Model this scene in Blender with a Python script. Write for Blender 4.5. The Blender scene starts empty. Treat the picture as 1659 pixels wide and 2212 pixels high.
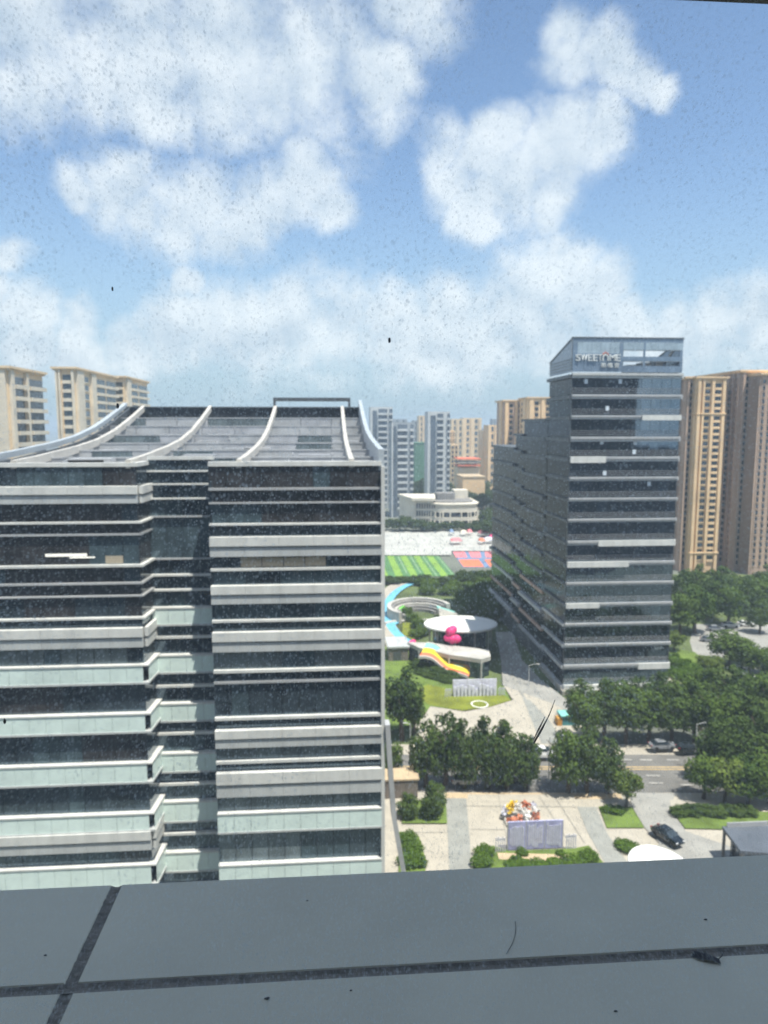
import bpy, math, random
from mathutils import Vector, Matrix
RND = random.Random(11)
SC = bpy.context.scene
COL = SC.collection

# ------------------------------------------------------------------ camera, sky, sun, exposure
H = 56.0                                   # eye height above the street
FPX, CX, CY = 1560.0, 829.5, 1106.0        # focal length and centre of the photograph, in its pixels (1659 x 2212)
PITCH, YAW = math.radians(6.8), math.radians(4.3)
cam_d = bpy.data.cameras.new('camera')
cam = bpy.data.objects.new('camera', cam_d); COL.objects.link(cam)
cam_d.sensor_fit = 'VERTICAL'; cam_d.sensor_height = 36.0; cam_d.sensor_width = 27.0
cam_d.lens = 36.0 * FPX / 2212.0
cam_d.clip_start = 0.02; cam_d.clip_end = 20000
cam.location = (0, 0, H)
cam.rotation_euler = (math.pi / 2 - PITCH, 0, -YAW)
cam_d.dof.use_dof = True; cam_d.dof.focus_distance = 0.62; cam_d.dof.aperture_fstop = 14.0
SC.camera = cam

SUN_EL, SUN_AZ = math.radians(69.5), math.radians(141)      # azimuth clockwise from +Y (away from the viewer)
sun_d = bpy.data.lights.new('sun', 'SUN'); sun = bpy.data.objects.new('sun', sun_d); COL.objects.link(sun)
sun_d.energy = 4.5; sun_d.angle = math.radians(0.5); sun_d.color = (1.0, 0.94, 0.85)
sdir = Vector((math.sin(SUN_AZ) * math.cos(SUN_EL), math.cos(SUN_AZ) * math.cos(SUN_EL), math.sin(SUN_EL)))
sun.rotation_euler = sdir.to_track_quat('Z', 'Y').to_euler()
sun.location = (0, 0, 300)

SC.view_settings.view_transform = 'Standard'; SC.view_settings.look = 'None'
SC.view_settings.exposure = 0.75; SC.view_settings.gamma = 1.0
SC.view_settings.use_curve_mapping = False
SC.cycles.max_bounces = 8; SC.cycles.diffuse_bounces = 3; SC.cycles.glossy_bounces = 4
SC.cycles.transparent_max_bounces = 16; SC.cycles.volume_bounces = 1
SC.cycles.use_denoising = True
SC.cycles.sample_clamp_indirect = 6.0

fw = Vector((math.sin(YAW) * math.cos(PITCH), math.cos(YAW) * math.cos(PITCH), -math.sin(PITCH)))
rt = Vector((math.cos(YAW), -math.sin(YAW), 0)); up = rt.cross(fw)
def ray(px, py):
    return fw + rt * ((px - CX) / FPX) + up * ((CY - py) / FPX)
def at(px, py, z=0.0):
    """point of the horizontal plane z measured at a spot of the photograph"""
    d = ray(px, py); return Vector((0, 0, H)) + d * ((z - H) / d.z)
def aty(px, py, Y):
    """point of the vertical plane y = Y measured at a spot of the photograph"""
    d = ray(px, py); return Vector((0, 0, H)) + d * (Y / d.y)

def build_world():
    w = bpy.data.worlds.new('World'); SC.world = w; w.use_nodes = True
    nt = w.node_tree; N, L = nt.nodes, nt.links; N.clear()
    out = N.new('ShaderNodeOutputWorld')
    sky = N.new('ShaderNodeTexSky'); sky.sky_type = 'NISHITA'; sky.sun_disc = False
    sky.sun_elevation = SUN_EL; sky.sun_rotation = SUN_AZ
    sky.air_density = 1.0; sky.dust_density = 0.3; sky.ozone_density = 1.5
    bg1 = N.new('ShaderNodeBackground'); bg1.inputs[1].default_value = 0.11
    L.new(sky.outputs[0], bg1.inputs[0])
    tc = N.new('ShaderNodeTexCoord')
    D = tc.outputs['Generated']
    def math_(op, a, b=None, c=None, clamp=False):
        n = N.new('ShaderNodeMath'); n.operation = op; n.use_clamp = clamp
        for i, v in enumerate((a, b, c)):
            if v is None: continue
            if isinstance(v, (int, float)): n.inputs[i].default_value = v
            else: L.new(v, n.inputs[i])
        return n.outputs[0]
    warp = N.new('ShaderNodeTexNoise'); warp.inputs['Scale'].default_value = 7.0; warp.inputs['Detail'].default_value = 6
    L.new(D, warp.inputs['Vector'])
    sub = N.new('ShaderNodeVectorMath'); sub.operation = 'SUBTRACT'; L.new(warp.outputs['Color'], sub.inputs[0]); sub.inputs[1].default_value = (.5, .5, .5)
    scl = N.new('ShaderNodeVectorMath'); scl.operation = 'SCALE'; L.new(sub.outputs[0], scl.inputs[0]); scl.inputs['Scale'].default_value = 0.10
    add = N.new('ShaderNodeVectorMath'); add.operation = 'ADD'; L.new(D, add.inputs[0]); L.new(scl.outputs[0], add.inputs[1])
    DW = add.outputs[0]
    # each cumulus of the photograph is a cluster of puffs (direction, angular radius)
    puffs = [(60, 60, 230), (260, 90, 250), (480, 110, 250), (690, 130, 220), (820, 190, 120), (330, 210, 150), (600, 220, 120), (60, 200, 130), (900, 20, 150),
             (240, 430, 110), (380, 470, 120), (170, 420, 75), (490, 490, 95), (300, 490, 90), (645, 400, 100), (690, 440, 75), (590, 440, 100), (540, 460, 110), (440, 440, 110),
             (1040, 330, 100), (1190, 330, 130), (1110, 410, 125), (1290, 300, 85), (1040, 470, 80), (970, 300, 85), (990, 390, 90), (1060, 270, 70), (1200, 430, 80),
             (1240, 75, 75), (1230, 130, 85), (1275, 120, 85), (1320, 155, 80), (1370, 165, 65), (1420, 180, 50), 
             (1225, 565, 105), (1170, 625, 115), (1280, 635, 115), (1220, 600, 120), (1350, 690, 80), (1100, 680, 80),
             (20, 550, 60), (-20, 620, 60), (60, 680, 90), (180, 690, 70), (410, 610, 45),
             (300, 740, 90), (380, 715, 110), (500, 720, 125), (620, 715, 135), (740, 710, 135), (850, 720, 130), (960, 715, 135), (1060, 740, 130), (1140, 720, 120), (1200, 740, 130), (1320, 760, 120), (1440, 740, 120), (1560, 720, 120), (1650, 690, 110), (1760, 700, 120), (-60, 740, 110), (60, 760, 90), (180, 770, 90)]
    acc = None
    for (px, py, r) in puffs:
        c = ray(px, py).normalized()
        dn = N.new('ShaderNodeVectorMath'); dn.operation = 'DISTANCE'; L.new(DW, dn.inputs[0]); dn.inputs[1].default_value = c
        q = (r / FPX) / (1 + ((px - CX) ** 2 + (py - CY) ** 2) / FPX ** 2) ** 0.75
        mr = N.new('ShaderNodeMapRange'); mr.interpolation_type = 'SMOOTHSTEP'
        mr.inputs['From Min'].default_value = q * 1.6; mr.inputs['From Max'].default_value = q * 0.1
        L.new(dn.outputs['Value'], mr.inputs['Value'])
        acc = mr.outputs[0] if acc is None else math_('MAXIMUM', acc, mr.outputs[0])
    # cumulus over the unseen sky, its coverage raised to brighten the ledge
    far = N.new('ShaderNodeTexNoise'); far.inputs['Scale'].default_value = 3.2; far.inputs['Detail'].default_value = 3
    L.new(D, far.inputs['Vector'])
    fm = N.new('ShaderNodeMapRange'); fm.interpolation_type = 'SMOOTHSTEP'; fm.inputs['From Min'].default_value = .40; fm.inputs['From Max'].default_value = .60
    L.new(far.outputs['Fac'], fm.inputs['Value'])
    dc = N.new('ShaderNodeVectorMath'); dc.operation = 'DISTANCE'; L.new(D, dc.inputs[0]); dc.inputs[1].default_value = ray(830, 600).normalized()
    om = N.new('ShaderNodeMapRange'); om.interpolation_type = 'SMOOTHSTEP'; om.inputs['From Min'].default_value = .62; om.inputs['From Max'].default_value = .95
    L.new(dc.outputs['Value'], om.inputs['Value'])
    acc = math_('MAXIMUM', acc, math_('MULTIPLY', fm.outputs[0], om.outputs[0]))
    fb = N.new('ShaderNodeTexNoise'); fb.inputs['Scale'].default_value = 11.0; fb.inputs['Detail'].default_value = 10; fb.inputs['Roughness'].default_value = .62
    L.new(D, fb.inputs['Vector'])
    k = math_('ADD', acc, math_('MULTIPLY', math_('SUBTRACT', fb.outputs['Fac'], .5), 1.75))
    mr = N.new('ShaderNodeMapRange'); mr.interpolation_type = 'SMOOTHSTEP'; mr.inputs['From Min'].default_value = .20; mr.inputs['From Max'].default_value = 1.0
    L.new(k, mr.inputs['Value'])
    fac = math_('MULTIPLY', mr.outputs[0], .86)
    # sunlit tops and greyer bases: density here against density a little higher up
    hi = N.new('ShaderNodeVectorMath'); hi.operation = 'ADD'; L.new(D, hi.inputs[0]); hi.inputs[1].default_value = (.012, -.004, .032)
    f2 = N.new('ShaderNodeTexNoise'); f2.inputs['Scale'].default_value = 11.0; f2.inputs['Detail'].default_value = 7; f2.inputs['Roughness'].default_value = .55; L.new(hi.outputs[0], f2.inputs['Vector'])
    f1 = N.new('ShaderNodeTexNoise'); f1.inputs['Scale'].default_value = 11.0; f1.inputs['Detail'].default_value = 7; f1.inputs['Roughness'].default_value = .55; L.new(D, f1.inputs['Vector'])
    rel = math_('MULTIPLY_ADD', math_('SUBTRACT', f1.outputs['Fac'], f2.outputs['Fac']), .9, .52)
    cr = N.new('ShaderNodeValToRGB'); L.new(rel, cr.inputs[0])
    cr.color_ramp.elements[0].position = .3; cr.color_ramp.elements[0].color = (.46, .55, .65, 1)
    cr.color_ramp.elements[1].position = .65; cr.color_ramp.elements[1].color = (.78, .82, .86, 1)
    bg2 = N.new('ShaderNodeBackground'); L.new(cr.outputs[0], bg2.inputs[0]); bg2.inputs[1].default_value = 0.78
    mx = N.new('ShaderNodeMixShader'); L.new(fac, mx.inputs[0]); L.new(bg1.outputs[0], mx.inputs[1]); L.new(bg2.outputs[0], mx.inputs[2])
    # pale summer haze low over the whole horizon
    sp = N.new('ShaderNodeSeparateXYZ'); L.new(D, sp.inputs[0])
    hz = N.new('ShaderNodeMapRange'); hz.interpolation_type = 'SMOOTHSTEP'; hz.inputs['From Min'].default_value = .34; hz.inputs['From Max'].default_value = -.02; hz.inputs['To Max'].default_value = .93
    L.new(sp.outputs['Z'], hz.inputs['Value'])
    bg3 = N.new('ShaderNodeBackground'); bg3.inputs[0].default_value = (.265, .365, .455, 1)
    mx2 = N.new('ShaderNodeMixShader'); L.new(hz.outputs[0], mx2.inputs[0]); L.new(bg1.outputs[0], mx2.inputs[1]); L.new(bg3.outputs[0], mx2.inputs[2]); L.new(mx2.outputs[0], mx.inputs[1])
    L.new(mx.outputs[0], out.inputs['Surface'])
build_world()

# ------------------------------------------------------------------ materials
MATS = {}
def mat(name, col, rough=.6, var=.12, scale=1.0, metal=0., ior=1.45, bump=0., stretch=None, dirt=None):
    if name in MATS: return MATS[name]
    m = bpy.data.materials.new(name); m.use_nodes = True; MATS[name] = m
    nt = m.node_tree; N, L = nt.nodes, nt.links; b = N['Principled BSDF']
    b.inputs['Roughness'].default_value = rough; b.inputs['Metallic'].default_value = metal; b.inputs['IOR'].default_value = ior
    if 'glass' in name and 'panel' not in name: b.inputs['Specular Tint'].default_value = (.62, .82, 1.0, 1)
    g = N.new('ShaderNodeNewGeometry'); v = g.outputs['Position']
    if stretch:
        mp = N.new('ShaderNodeMapping'); L.new(v, mp.inputs[0]); mp.inputs['Scale'].default_value = stretch; v = mp.outputs[0]
    n = N.new('ShaderNodeTexNoise'); n.inputs['Scale'].default_value = scale; n.inputs['Detail'].default_value = 6; n.inputs['Roughness'].default_value = .6
    L.new(v, n.inputs['Vector'])
    r = N.new('ShaderNodeValToRGB'); L.new(n.outputs['Fac'], r.inputs[0])
    c2 = dirt or tuple(c * (1 - var * 2) for c in col)
    r.color_ramp.elements[0].position = .3; r.color_ramp.elements[0].color = (*c2, 1)
    r.color_ramp.elements[1].position = .62; r.color_ramp.elements[1].color = (*[min(1, c * (1 + var * .6)) for c in col], 1)
    L.new(r.outputs[0], b.inputs['Base Color'])
    if bump:
        bp = N.new('ShaderNodeBump'); bp.inputs['Strength'].default_value = bump; bp.inputs['Distance'].default_value = .05
        L.new(n.outputs['Fac'], bp.inputs['Height']); L.new(bp.outputs[0], b.inputs['Normal'])
    return m
def leaf_mat(name, c1, c2, trans=.25):
    m = bpy.data.materials.new(name); m.use_nodes = True; MATS[name] = m
    nt = m.node_tree; N, L = nt.nodes, nt.links; N.clear()
    out = N.new('ShaderNodeOutputMaterial'); g = N.new('ShaderNodeNewGeometry'); oi = N.new('ShaderNodeObjectInfo')
    n = N.new('ShaderNodeTexNoise'); n.inputs['Scale'].default_value = .9; n.inputs['Detail'].default_value = 5; L.new(g.outputs['Position'], n.inputs['Vector'])
    a = N.new('ShaderNodeMath'); a.operation = 'MULTIPLY_ADD'; L.new(oi.outputs['Random'], a.inputs[0]); a.inputs[1].default_value = .35
    L.new(n.outputs['Fac'], a.inputs[2])
    a2 = N.new('ShaderNodeMath'); a2.operation = 'MULTIPLY_ADD'; L.new(g.outputs['Random Per Island'], a2.inputs[0]); a2.inputs[1].default_value = .45; L.new(a.outputs[0], a2.inputs[2])
    r = N.new('ShaderNodeValToRGB'); L.new(a2.outputs[0], r.inputs[0])
    r.color_ramp.elements[0].position = .45; r.color_ramp.elements[0].color = (*c1, 1)
    r.color_ramp.elements[1].position = 1.15 if False else 1.0; r.color_ramp.elements[1].color = (*c2, 1)
    d = N.new('ShaderNodeBsdfDiffuse'); t = N.new('ShaderNodeBsdfTranslucent'); x = N.new('ShaderNodeMixShader'); x.inputs[0].default_value = trans
    L.new(r.outputs[0], d.inputs[0]); L.new(r.outputs[0], t.inputs[0]); L.new(d.outputs[0], x.inputs[1]); L.new(t.outputs[0], x.inputs[2])
    L.new(x.outputs[0], out.inputs[0]); return m
def emit_mat(name, col, s):
    m = bpy.data.materials.new(name); m.use_nodes = True
    b = m.node_tree.nodes['Principled BSDF']; b.inputs['Base Color'].default_value = (*col, 1)
    b.inputs['Emission Color'].default_value = (*col, 1); b.inputs['Emission Strength'].default_value = s; return m

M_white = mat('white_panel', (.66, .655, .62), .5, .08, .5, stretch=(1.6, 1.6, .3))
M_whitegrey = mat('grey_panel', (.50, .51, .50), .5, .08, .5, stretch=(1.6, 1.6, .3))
M_alu = mat('grey_aluminium', (.50, .50, .50), .4, .08, .6, metal=.2)
M_aludark = mat('dark_aluminium', (.10, .11, .12), .45, .1, .6, metal=.2)
M_mint = mat('mint_glass_panel', (.70, .82, .77), .18, .07, .35, ior=1.5)
M_glass_d = mat('dark_glass', (.036, .049, .059), .06, .35, .35, ior=1.95)
M_glass_m = mat('blue_grey_glass', (.062, .09, .104), .06, .3, .5, ior=1.8)
M_glass_b = mat('blinds_behind_glass', (.14, .17, .18), .10, .25, .6, ior=1.8, stretch=(1, 1, .4))
M_glass_br = mat('brown_glass', (.045, .044, .046), .07, .3, .5, ior=1.7)
M_tglass = mat('tower_glass', (.008, .013, .020), .03, .4, .3, ior=2.7)
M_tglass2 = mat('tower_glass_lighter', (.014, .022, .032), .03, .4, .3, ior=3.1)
M_crown = mat('pale_blue_crown_glass', (.16, .21, .28), .12, .15, .4, ior=1.9)
M_crownl = mat('sky_toned_crown_glass', (.34, .42, .48), .2, .12, .6, ior=1.6)  # sky seen through the crown put into an opaque pale colour
M_sidegl = mat('dulled_side_glass', (.008, .012, .018), .12, .4, .25, ior=1.25)  # side faces: reflections damped in the material to keep them dark
M_beam = mat('white_beam', (.54, .51, .46), .5, .08, .5)
M_roofgrey = mat('grey_roof_deck', (.36, .37, .39), .6, .15, .4)
M_roofdark = mat('dark_roof_glass', (.03, .035, .042), .15, .3, .4, ior=1.7)
M_roofpale = mat('pale_roof_coping', (.36, .37, .38), .55, .12, .5)
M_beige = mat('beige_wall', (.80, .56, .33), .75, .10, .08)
M_tanshade = mat('tan_wall_shade', (.47, .325, .24), .8, .14, .10, stretch=(1, 1, .25))  # shade of the beige towers put into a darker tan; plain tan elsewhere
M_cream = mat('cream_wall', (.74, .565, .37), .75, .08, .1)
M_creamw = mat('white_balcony', (.68, .60, .48), .7, .08, .2)
M_bgrey = mat('blue_grey_wall', (.31, .34, .37), .7, .08, .1)
M_pgrey = mat('pale_grey_wall', (.54, .555, .56), .7, .08, .1)
M_win = mat('window_glass', (.03, .04, .05), .08, .4, .3, ior=1.6)
M_winlt = mat('window_glass_light', (.10, .12, .13), .1, .3, .3, ior=1.6)
M_school = mat('cream_school_wall', (.72, .66, .55), .75, .08, .1)
M_pave = mat('pale_paving', (.42, .38, .315), .85, .07, .35, bump=.1)
M_pave2 = mat('grey_paving_strip', (.29, .29, .265), .85, .08, .5)
M_drive = mat('driveway_paving', (.31, .30, .275), .85, .10, .25)
M_asph = mat('sunbleached_asphalt', (.17, .162, .15), .9, .14, .18)
M_tan = mat('tan_kerb_paving', (.52, .40, .26), .85, .1, .4)
M_yline = mat('yellow_road_paint', (.50, .36, .18), .8, .12, .8)
M_wline = mat('white_road_paint', (.42, .40, .37), .8, .15, .8)
M_joint = mat('dark_paving_joint', (.30, .29, .26), .9, .1, .6)
M_ground = mat('city_ground', (.16, .17, .14), .95, .25, .015)
M_park = mat('park_ground', (.10, .13, .045), .95, .3, .08)
M_lawn = mat('mown_lawn', (.13, .19, .035), .95, .22, .22)
M_lawny = mat('yellow_green_lawn', (.19, .215, .022), .95, .25, .12)
M_blue = mat('blue_walkway', (.16, .45, .60), .7, .1, .3)
M_conc = mat('pale_concrete', (.50, .48, .44), .8, .12, .2)
M_concd = mat('grey_concrete', (.24, .23, .22), .8, .15, .2)
M_disc = mat('white_canopy', (.78, .77, .72), .6, .05, .3)
M_pink = mat('pink_paint', (.80, .05, .22), .5, .1, .6)
M_pinkl = mat('pale_pink_paint', (.72, .22, .24), .7, .1, .4)
M_orange = mat('orange_paint', (.80, .20, .10), .6, .1, .4)
M_yellow = mat('yellow_paint', (.85, .60, .04), .6, .1, .6)
M_teal = mat('teal_paint', (.24, .58, .52), .6, .1, .5)
M_lime = mat('bright_green_turf', (.18, .62, .08), .8, .1, .5)
M_turf1 = mat('light_turf', (.20, .34, .06), .9, .1, .1)
M_turf2 = mat('dark_turf', (.085, .20, .075), .9, .1, .1)
M_blued = mat('blue_court', (.16, .24, .38), .8, .1, .2)
M_lilac = mat('lilac_board', (.40, .40, .64), .6, .14, 1.2, stretch=(2.5, 2.5, .5))
M_lilac2 = mat('pale_lilac_board', (.66, .66, .76), .6, .12, 1.5)
M_ledge = mat('grey_ledge_panel', (.70, .65, .50), .5, .06, 2.5, bump=.02)
M_seal = mat('grimy_sealant', (.20, .175, .145), .8, .35, 40.0, dirt=(.14, .13, .115), bump=.4)
M_frame = mat('dark_window_frame', (.03, .032, .035), .5, .1, 5.)
M_debris = mat('dried_debris', (.045, .045, .05), .8, .4, 90.)
M_bark = mat('bark', (.10, .075, .055), .9, .3, 3.)
M_greyroof = mat('dark_grey_canopy', (.11, .125, .15), .55, .12, .2)
M_brbox = mat('brown_grey_box', (.20, .17, .15), .75, .15, .5)
M_wallgrey = mat('building_shell_wall', (.065, .075, .09), .4, .2, .1)
M_carblk = mat('black_car_paint', (.012, .016, .018), .12, .1, .5, ior=1.7)
M_carwht = mat('white_car_paint', (.80, .80, .80), .2, .03, .5)
M_cargry = mat('silver_car_paint', (.35, .36, .38), .25, .03, .5, metal=.4)
M_tyre = mat('tyre_rubber', (.02, .02, .02), .9, .1, .5)
M_lamp = mat('lamp_metal', (.55, .55, .54), .5, .05, 1.)
M_green = mat('green_netting', (.10, .22, .15), .9, .1, .1)
M_glow = emit_mat('lit_ceiling_light', (1, .95, .85), .28)
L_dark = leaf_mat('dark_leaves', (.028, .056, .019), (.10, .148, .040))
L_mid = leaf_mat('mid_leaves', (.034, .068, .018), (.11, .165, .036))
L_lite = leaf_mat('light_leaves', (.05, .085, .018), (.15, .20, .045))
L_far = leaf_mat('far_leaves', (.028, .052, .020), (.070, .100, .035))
L_hedge = leaf_mat('hedge_leaves', (.035, .075, .012), (.10, .165, .025))

# ------------------------------------------------------------------ mesh helpers
class MB:
    def __init__(s): s.v = []; s.f = []; s.m = []
    def face(s, pts, m=0):
        i = len(s.v); s.v += [tuple(p) for p in pts]; s.f.append(tuple(range(i, i + len(pts)))); s.m.append(m)
    def box(s, x0, x1, y0, y1, z0, z1, m=0):
        i = len(s.v)
        s.v += [(x0, y0, z0), (x1, y0, z0), (x1, y1, z0), (x0, y1, z0), (x0, y0, z1), (x1, y0, z1), (x1, y1, z1), (x0, y1, z1)]
        for q in ((3, 2, 1, 0), (4, 5, 6, 7), (0, 1, 5, 4), (1, 2, 6, 5), (2, 3, 7, 6), (3, 0, 4, 7)):
            s.f.append(tuple(i + k for k in q)); s.m.append(m)
        return s
    def prism(s, poly, z0, z1, m=0, mside=None):
        """poly: plan outline, any winding"""
        a = sum(poly[k][0] * poly[(k + 1) % len(poly)][1] - poly[(k + 1) % len(poly)][0] * poly[k][1] for k in range(len(poly)))
        if a < 0: poly = poly[::-1]
        n = len(poly); i = len(s.v)
        s.v += [(p[0], p[1], z0) for p in poly] + [(p[0], p[1], z1) for p in poly]
        s.f.append(tuple(i + n + k for k in range(n))); s.m.append(m)
        s.f.append(tuple(i + k for k in reversed(range(n)))); s.m.append(m)
        for k in range(n):
            s.f.append((i + k, i + (k + 1) % n, i + n + (k + 1) % n, i + n + k)); s.m.append(m if mside is None else mside)
        return s
    def loft(s, rings, m=0, cap=True):
        i = len(s.v); n = len(rings[0])
        for r in rings: s.v += [tuple(p) for p in r]
        for a in range(len(rings) - 1):
            for k in range(n):
                s.f.append((i + a * n + k, i + a * n + (k + 1) % n, i + (a + 1) * n + (k + 1) % n, i + (a + 1) * n + k)); s.m.append(m)
        if cap:
            s.f.append(tuple(i + k for k in reversed(range(n)))); s.m.append(m)
            s.f.append(tuple(i + (len(rings) - 1) * n + k for k in range(n))); s.m.append(m)
        return s
    def tube(s, pts, rads, n=8, m=0):
        pts = [Vector(p) for p in pts]; rings = []
        for k, p in enumerate(pts):
            t = (pts[min(k + 1, len(pts) - 1)] - pts[max(k - 1, 0)]).normalized()
            a = t.cross(Vector((0, 1, 0)) if abs(t.y) < .9 else Vector((1, 0, 0))).normalized(); b = t.cross(a)
            r = rads[k] if isinstance(rads, (list, tuple)) else rads
            rings.append([p + (a * math.cos(2 * math.pi * j / n) + b * math.sin(2 * math.pi * j / n)) * r for j in range(n)])
        return s.loft(rings, m)
    def ball(s, c, rx, ry, rz, nu=12, nv=8, m=0, wob=0., rnd=RND):
        rings = []
        for a in range(1, nv):
            th = math.pi * a / nv
            rings.append([(c[0] + rx * math.sin(th) * math.cos(2 * math.pi * j / nu) * (1 + rnd.uniform(-wob, wob)), c[1] + ry * math.sin(th) * math.sin(2 * math.pi * j / nu) * (1 + rnd.uniform(-wob, wob)), c[2] - rz * math.cos(th)) for j in range(nu)])
        return s.loft(rings, m)
    def strip(s, pts, z0, z1, out, inn=.25, m=0):
        """a band along a plan polyline; its outside is to the right of the direction of travel (-y when going +x)"""
        P = [Vector((p[0], p[1])) for p in pts]; nrm = []
        for k in range(len(P)):
            ds = []
            if k > 0: ds.append((P[k] - P[k - 1]).normalized())
            if k < len(P) - 1: ds.append((P[k + 1] - P[k]).normalized())
            ns = [Vector((d.y, -d.x)) for d in ds]
            n = sum(ns, Vector((0, 0)))
            n = n / len(ns); n = n / max(n.length_squared, .3)
            nrm.append(n)
        rings = []
        for p, n in zip(P, nrm):
            a, b = p + n * out, p - n * inn
            rings.append([(a.x, a.y, z0), (a.x, a.y, z1), (b.x, b.y, z1), (b.x, b.y, z0)])
        return s.loft(rings, m)
    def build(s, name, mats, parent=None, smooth=False):
        me = bpy.data.meshes.new(name)
        o = root_loc(parent) if parent else Vector((0, 0, 0))
        me.from_pydata([(v[0] - o.x, v[1] - o.y, v[2] - o.z) for v in s.v], [], s.f)
        mats = mats if isinstance(mats, (list, tuple)) else [mats]
        for x in mats: me.materials.append(x)
        if len(mats) > 1: me.polygons.foreach_set('material_index', s.m)
        if smooth: me.polygons.foreach_set('use_smooth', [True] * len(me.polygons))
        me.update()
        ob = bpy.data.objects.new(name, me); COL.objects.link(ob)
        if parent: ob.parent = parent
        return ob
def root_loc(o):
    while o.parent: o = o.parent
    return Vector(o.location)
def tag(o, label=None, cat=None, group=None, kind=None):
    if label: o['label'] = label
    if cat: o['category'] = cat
    if group: o['group'] = group
    if kind: o['kind'] = kind
    return o
def thing(name, label, cat, loc, group=None):
    o = bpy.data.objects.new(name, None); COL.objects.link(o); o.location = loc; o.empty_display_size = .5
    return tag(o, label, cat, group)
def struct(name, mb, m): return tag(mb.build(name, m), kind='structure')
BOXES = {}
def piece(name, parent, m, x0, x1, y0, y1, z0, z1, tilt=0.):
    """a box part that shares mesh data with alike pieces"""
    dx, dy, dz = x1 - x0, y1 - y0, z1 - z0
    key = (name, m.name, round(dx, 2), round(dy, 2), round(dz, 2))
    if key not in BOXES:
        b = MB().box(-dx / 2, dx / 2, -dy / 2, dy / 2, -dz / 2, dz / 2)
        me = bpy.data.meshes.new(name); me.from_pydata(b.v, [], b.f); me.materials.append(m); BOXES[key] = me
    ob = bpy.data.objects.new(name, BOXES[key]); COL.objects.link(ob); ob.parent = parent
    ob.location = Vector(((x0 + x1) / 2, (y0 + y1) / 2, (z0 + z1) / 2)) - root_loc(parent)
    if tilt: ob.rotation_euler = (RND.uniform(-tilt, tilt), 0, RND.uniform(-tilt, tilt))
    return ob
def smooth_line(pts, n=6):
    """Catmull-Rom through the points"""
    P = [Vector(p) for p in pts]; P = [P[0] * 2 - P[1]] + P + [P[-1] * 2 - P[-2]]; out = []
    for k in range(1, len(P) - 2):
        for j in range(n):
            t = j / n
            out.append(.5 * (2 * P[k] + (P[k + 1] - P[k - 1]) * t + (2 * P[k - 1] - 5 * P[k] + 4 * P[k + 1] - P[k + 2]) * t * t + (3 * P[k] - P[k - 1] - 3 * P[k + 1] + P[k + 2]) * t ** 3))
    return out + [P[-2]]
LAYER = [0.0]
def sheet(name, pts, m, z=None, kind='structure', label=None, cat=None, thick=0):
    """flat ground sheet; every sheet lies a little above the one before it"""
    if z is None: LAYER[0] += .012; z = LAYER[0]
    P = [at(p[0], p[1], z) if len(p) == 2 else Vector((p[0], p[1], z)) for p in pts]
    a = sum(P[k].x * P[(k + 1) % len(P)].y - P[(k + 1) % len(P)].x * P[k].y for k in range(len(P)))
    if a < 0: P = P[::-1]
    b = MB()
    if thick: b.prism([(p.x, p.y) for p in P], 0, thick)
    else: b.face(P)
    return tag(b.build(name, m), label, cat, None, kind)
def ribbon(name, pts, w, m, z=None, kind='structure', h=0.0):
    if z is None: LAYER[0] += .012; z = LAYER[0]
    P = smooth_line([at(p[0], p[1], z) for p in pts], 5); b = MB(); Lf, Rt = [], []
    for k, p in enumerate(P):
        d = (P[min(k + 1, len(P) - 1)] - P[max(k - 1, 0)]); d.z = 0; d.normalize(); n = Vector((-d.y, d.x, 0)) * w / 2
        Lf.append(p + n); Rt.append(p - n)
    if h:
        b.loft([[(l.x, l.y, z - h), (l.x, l.y, z), (r.x, r.y, z), (r.x, r.y, z - h)] for l, r in zip(Lf, Rt)])
    else:
        for k in range(len(P) - 1): b.face([Lf[k], Rt[k], Rt[k + 1], Lf[k + 1]])
    return tag(b.build(name, m), kind=kind)

# ------------------------------------------------------------------ ground, roads, plaza
g = MB(); g.face([(-7000, -300, 0), (7000, -300, 0), (7000, 8000, 0), (-7000, 8000, 0)]); struct('ground', g, M_ground)
sheet('park_ground', [(760, 1248), (1120, 1248), (1260, 1500), (1200, 1625), (760, 1625)], M_park)
sheet('pavement', [(500, 1608), (1900, 1608), (1900, 1634), (500, 1632)], M_pave)
sheet('road', [(400, 1630), (1900, 1630), (1900, 1714), (400, 1712)], M_asph)
for (y, h, nm) in ((1655, 1.0, 'a'), (1660, 1.0, 'b')):
    p, q = at(500, y + 1), at(1900, y + 3)
    sheet('road_marking', [(500, y - 1.2), (1900, y + 1.8), (1900, y + 4), (500, y + 1)], M_yline)
for (x, y, w) in ((1382, 1640, 26), (1440, 1640, 26), (1180, 1642, 22), (1395, 1674, 30), (1460, 1676, 30), (1400, 1690, 32), (1470, 1694, 30), (1190, 1676, 26), (1340, 1640, 24)):
    sheet('road_marking', [(x, y), (x + w, y + .3), (x + w + 1, y + 2.6), (x + 1, y + 2.3)], M_wline)
sheet('plaza', [(760, 1711), (1900, 1714), (1900, 1990), (760, 1990)], M_pave)
sheet('kerb_paving', [(960, 1712), (1340, 1713), (1345, 1726), (963, 1725)], M_tan)
sheet('pavement', [(1010, 1716), (1240, 1716), (1243, 1732), (1010, 1731)], M_pave)
sheet('paving_strip', [(963, 1724), (1007, 1724), (1020, 1875), (1032, 1990), (976, 1990), (971, 1878)], M_pave2)
sheet('paving_strip', [(1247, 1743), (1288, 1743), (1311, 1799), (1355, 1862), (1420, 1940), (1360, 1940), (1306, 1862), (1270, 1799)], M_pave2)
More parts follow.
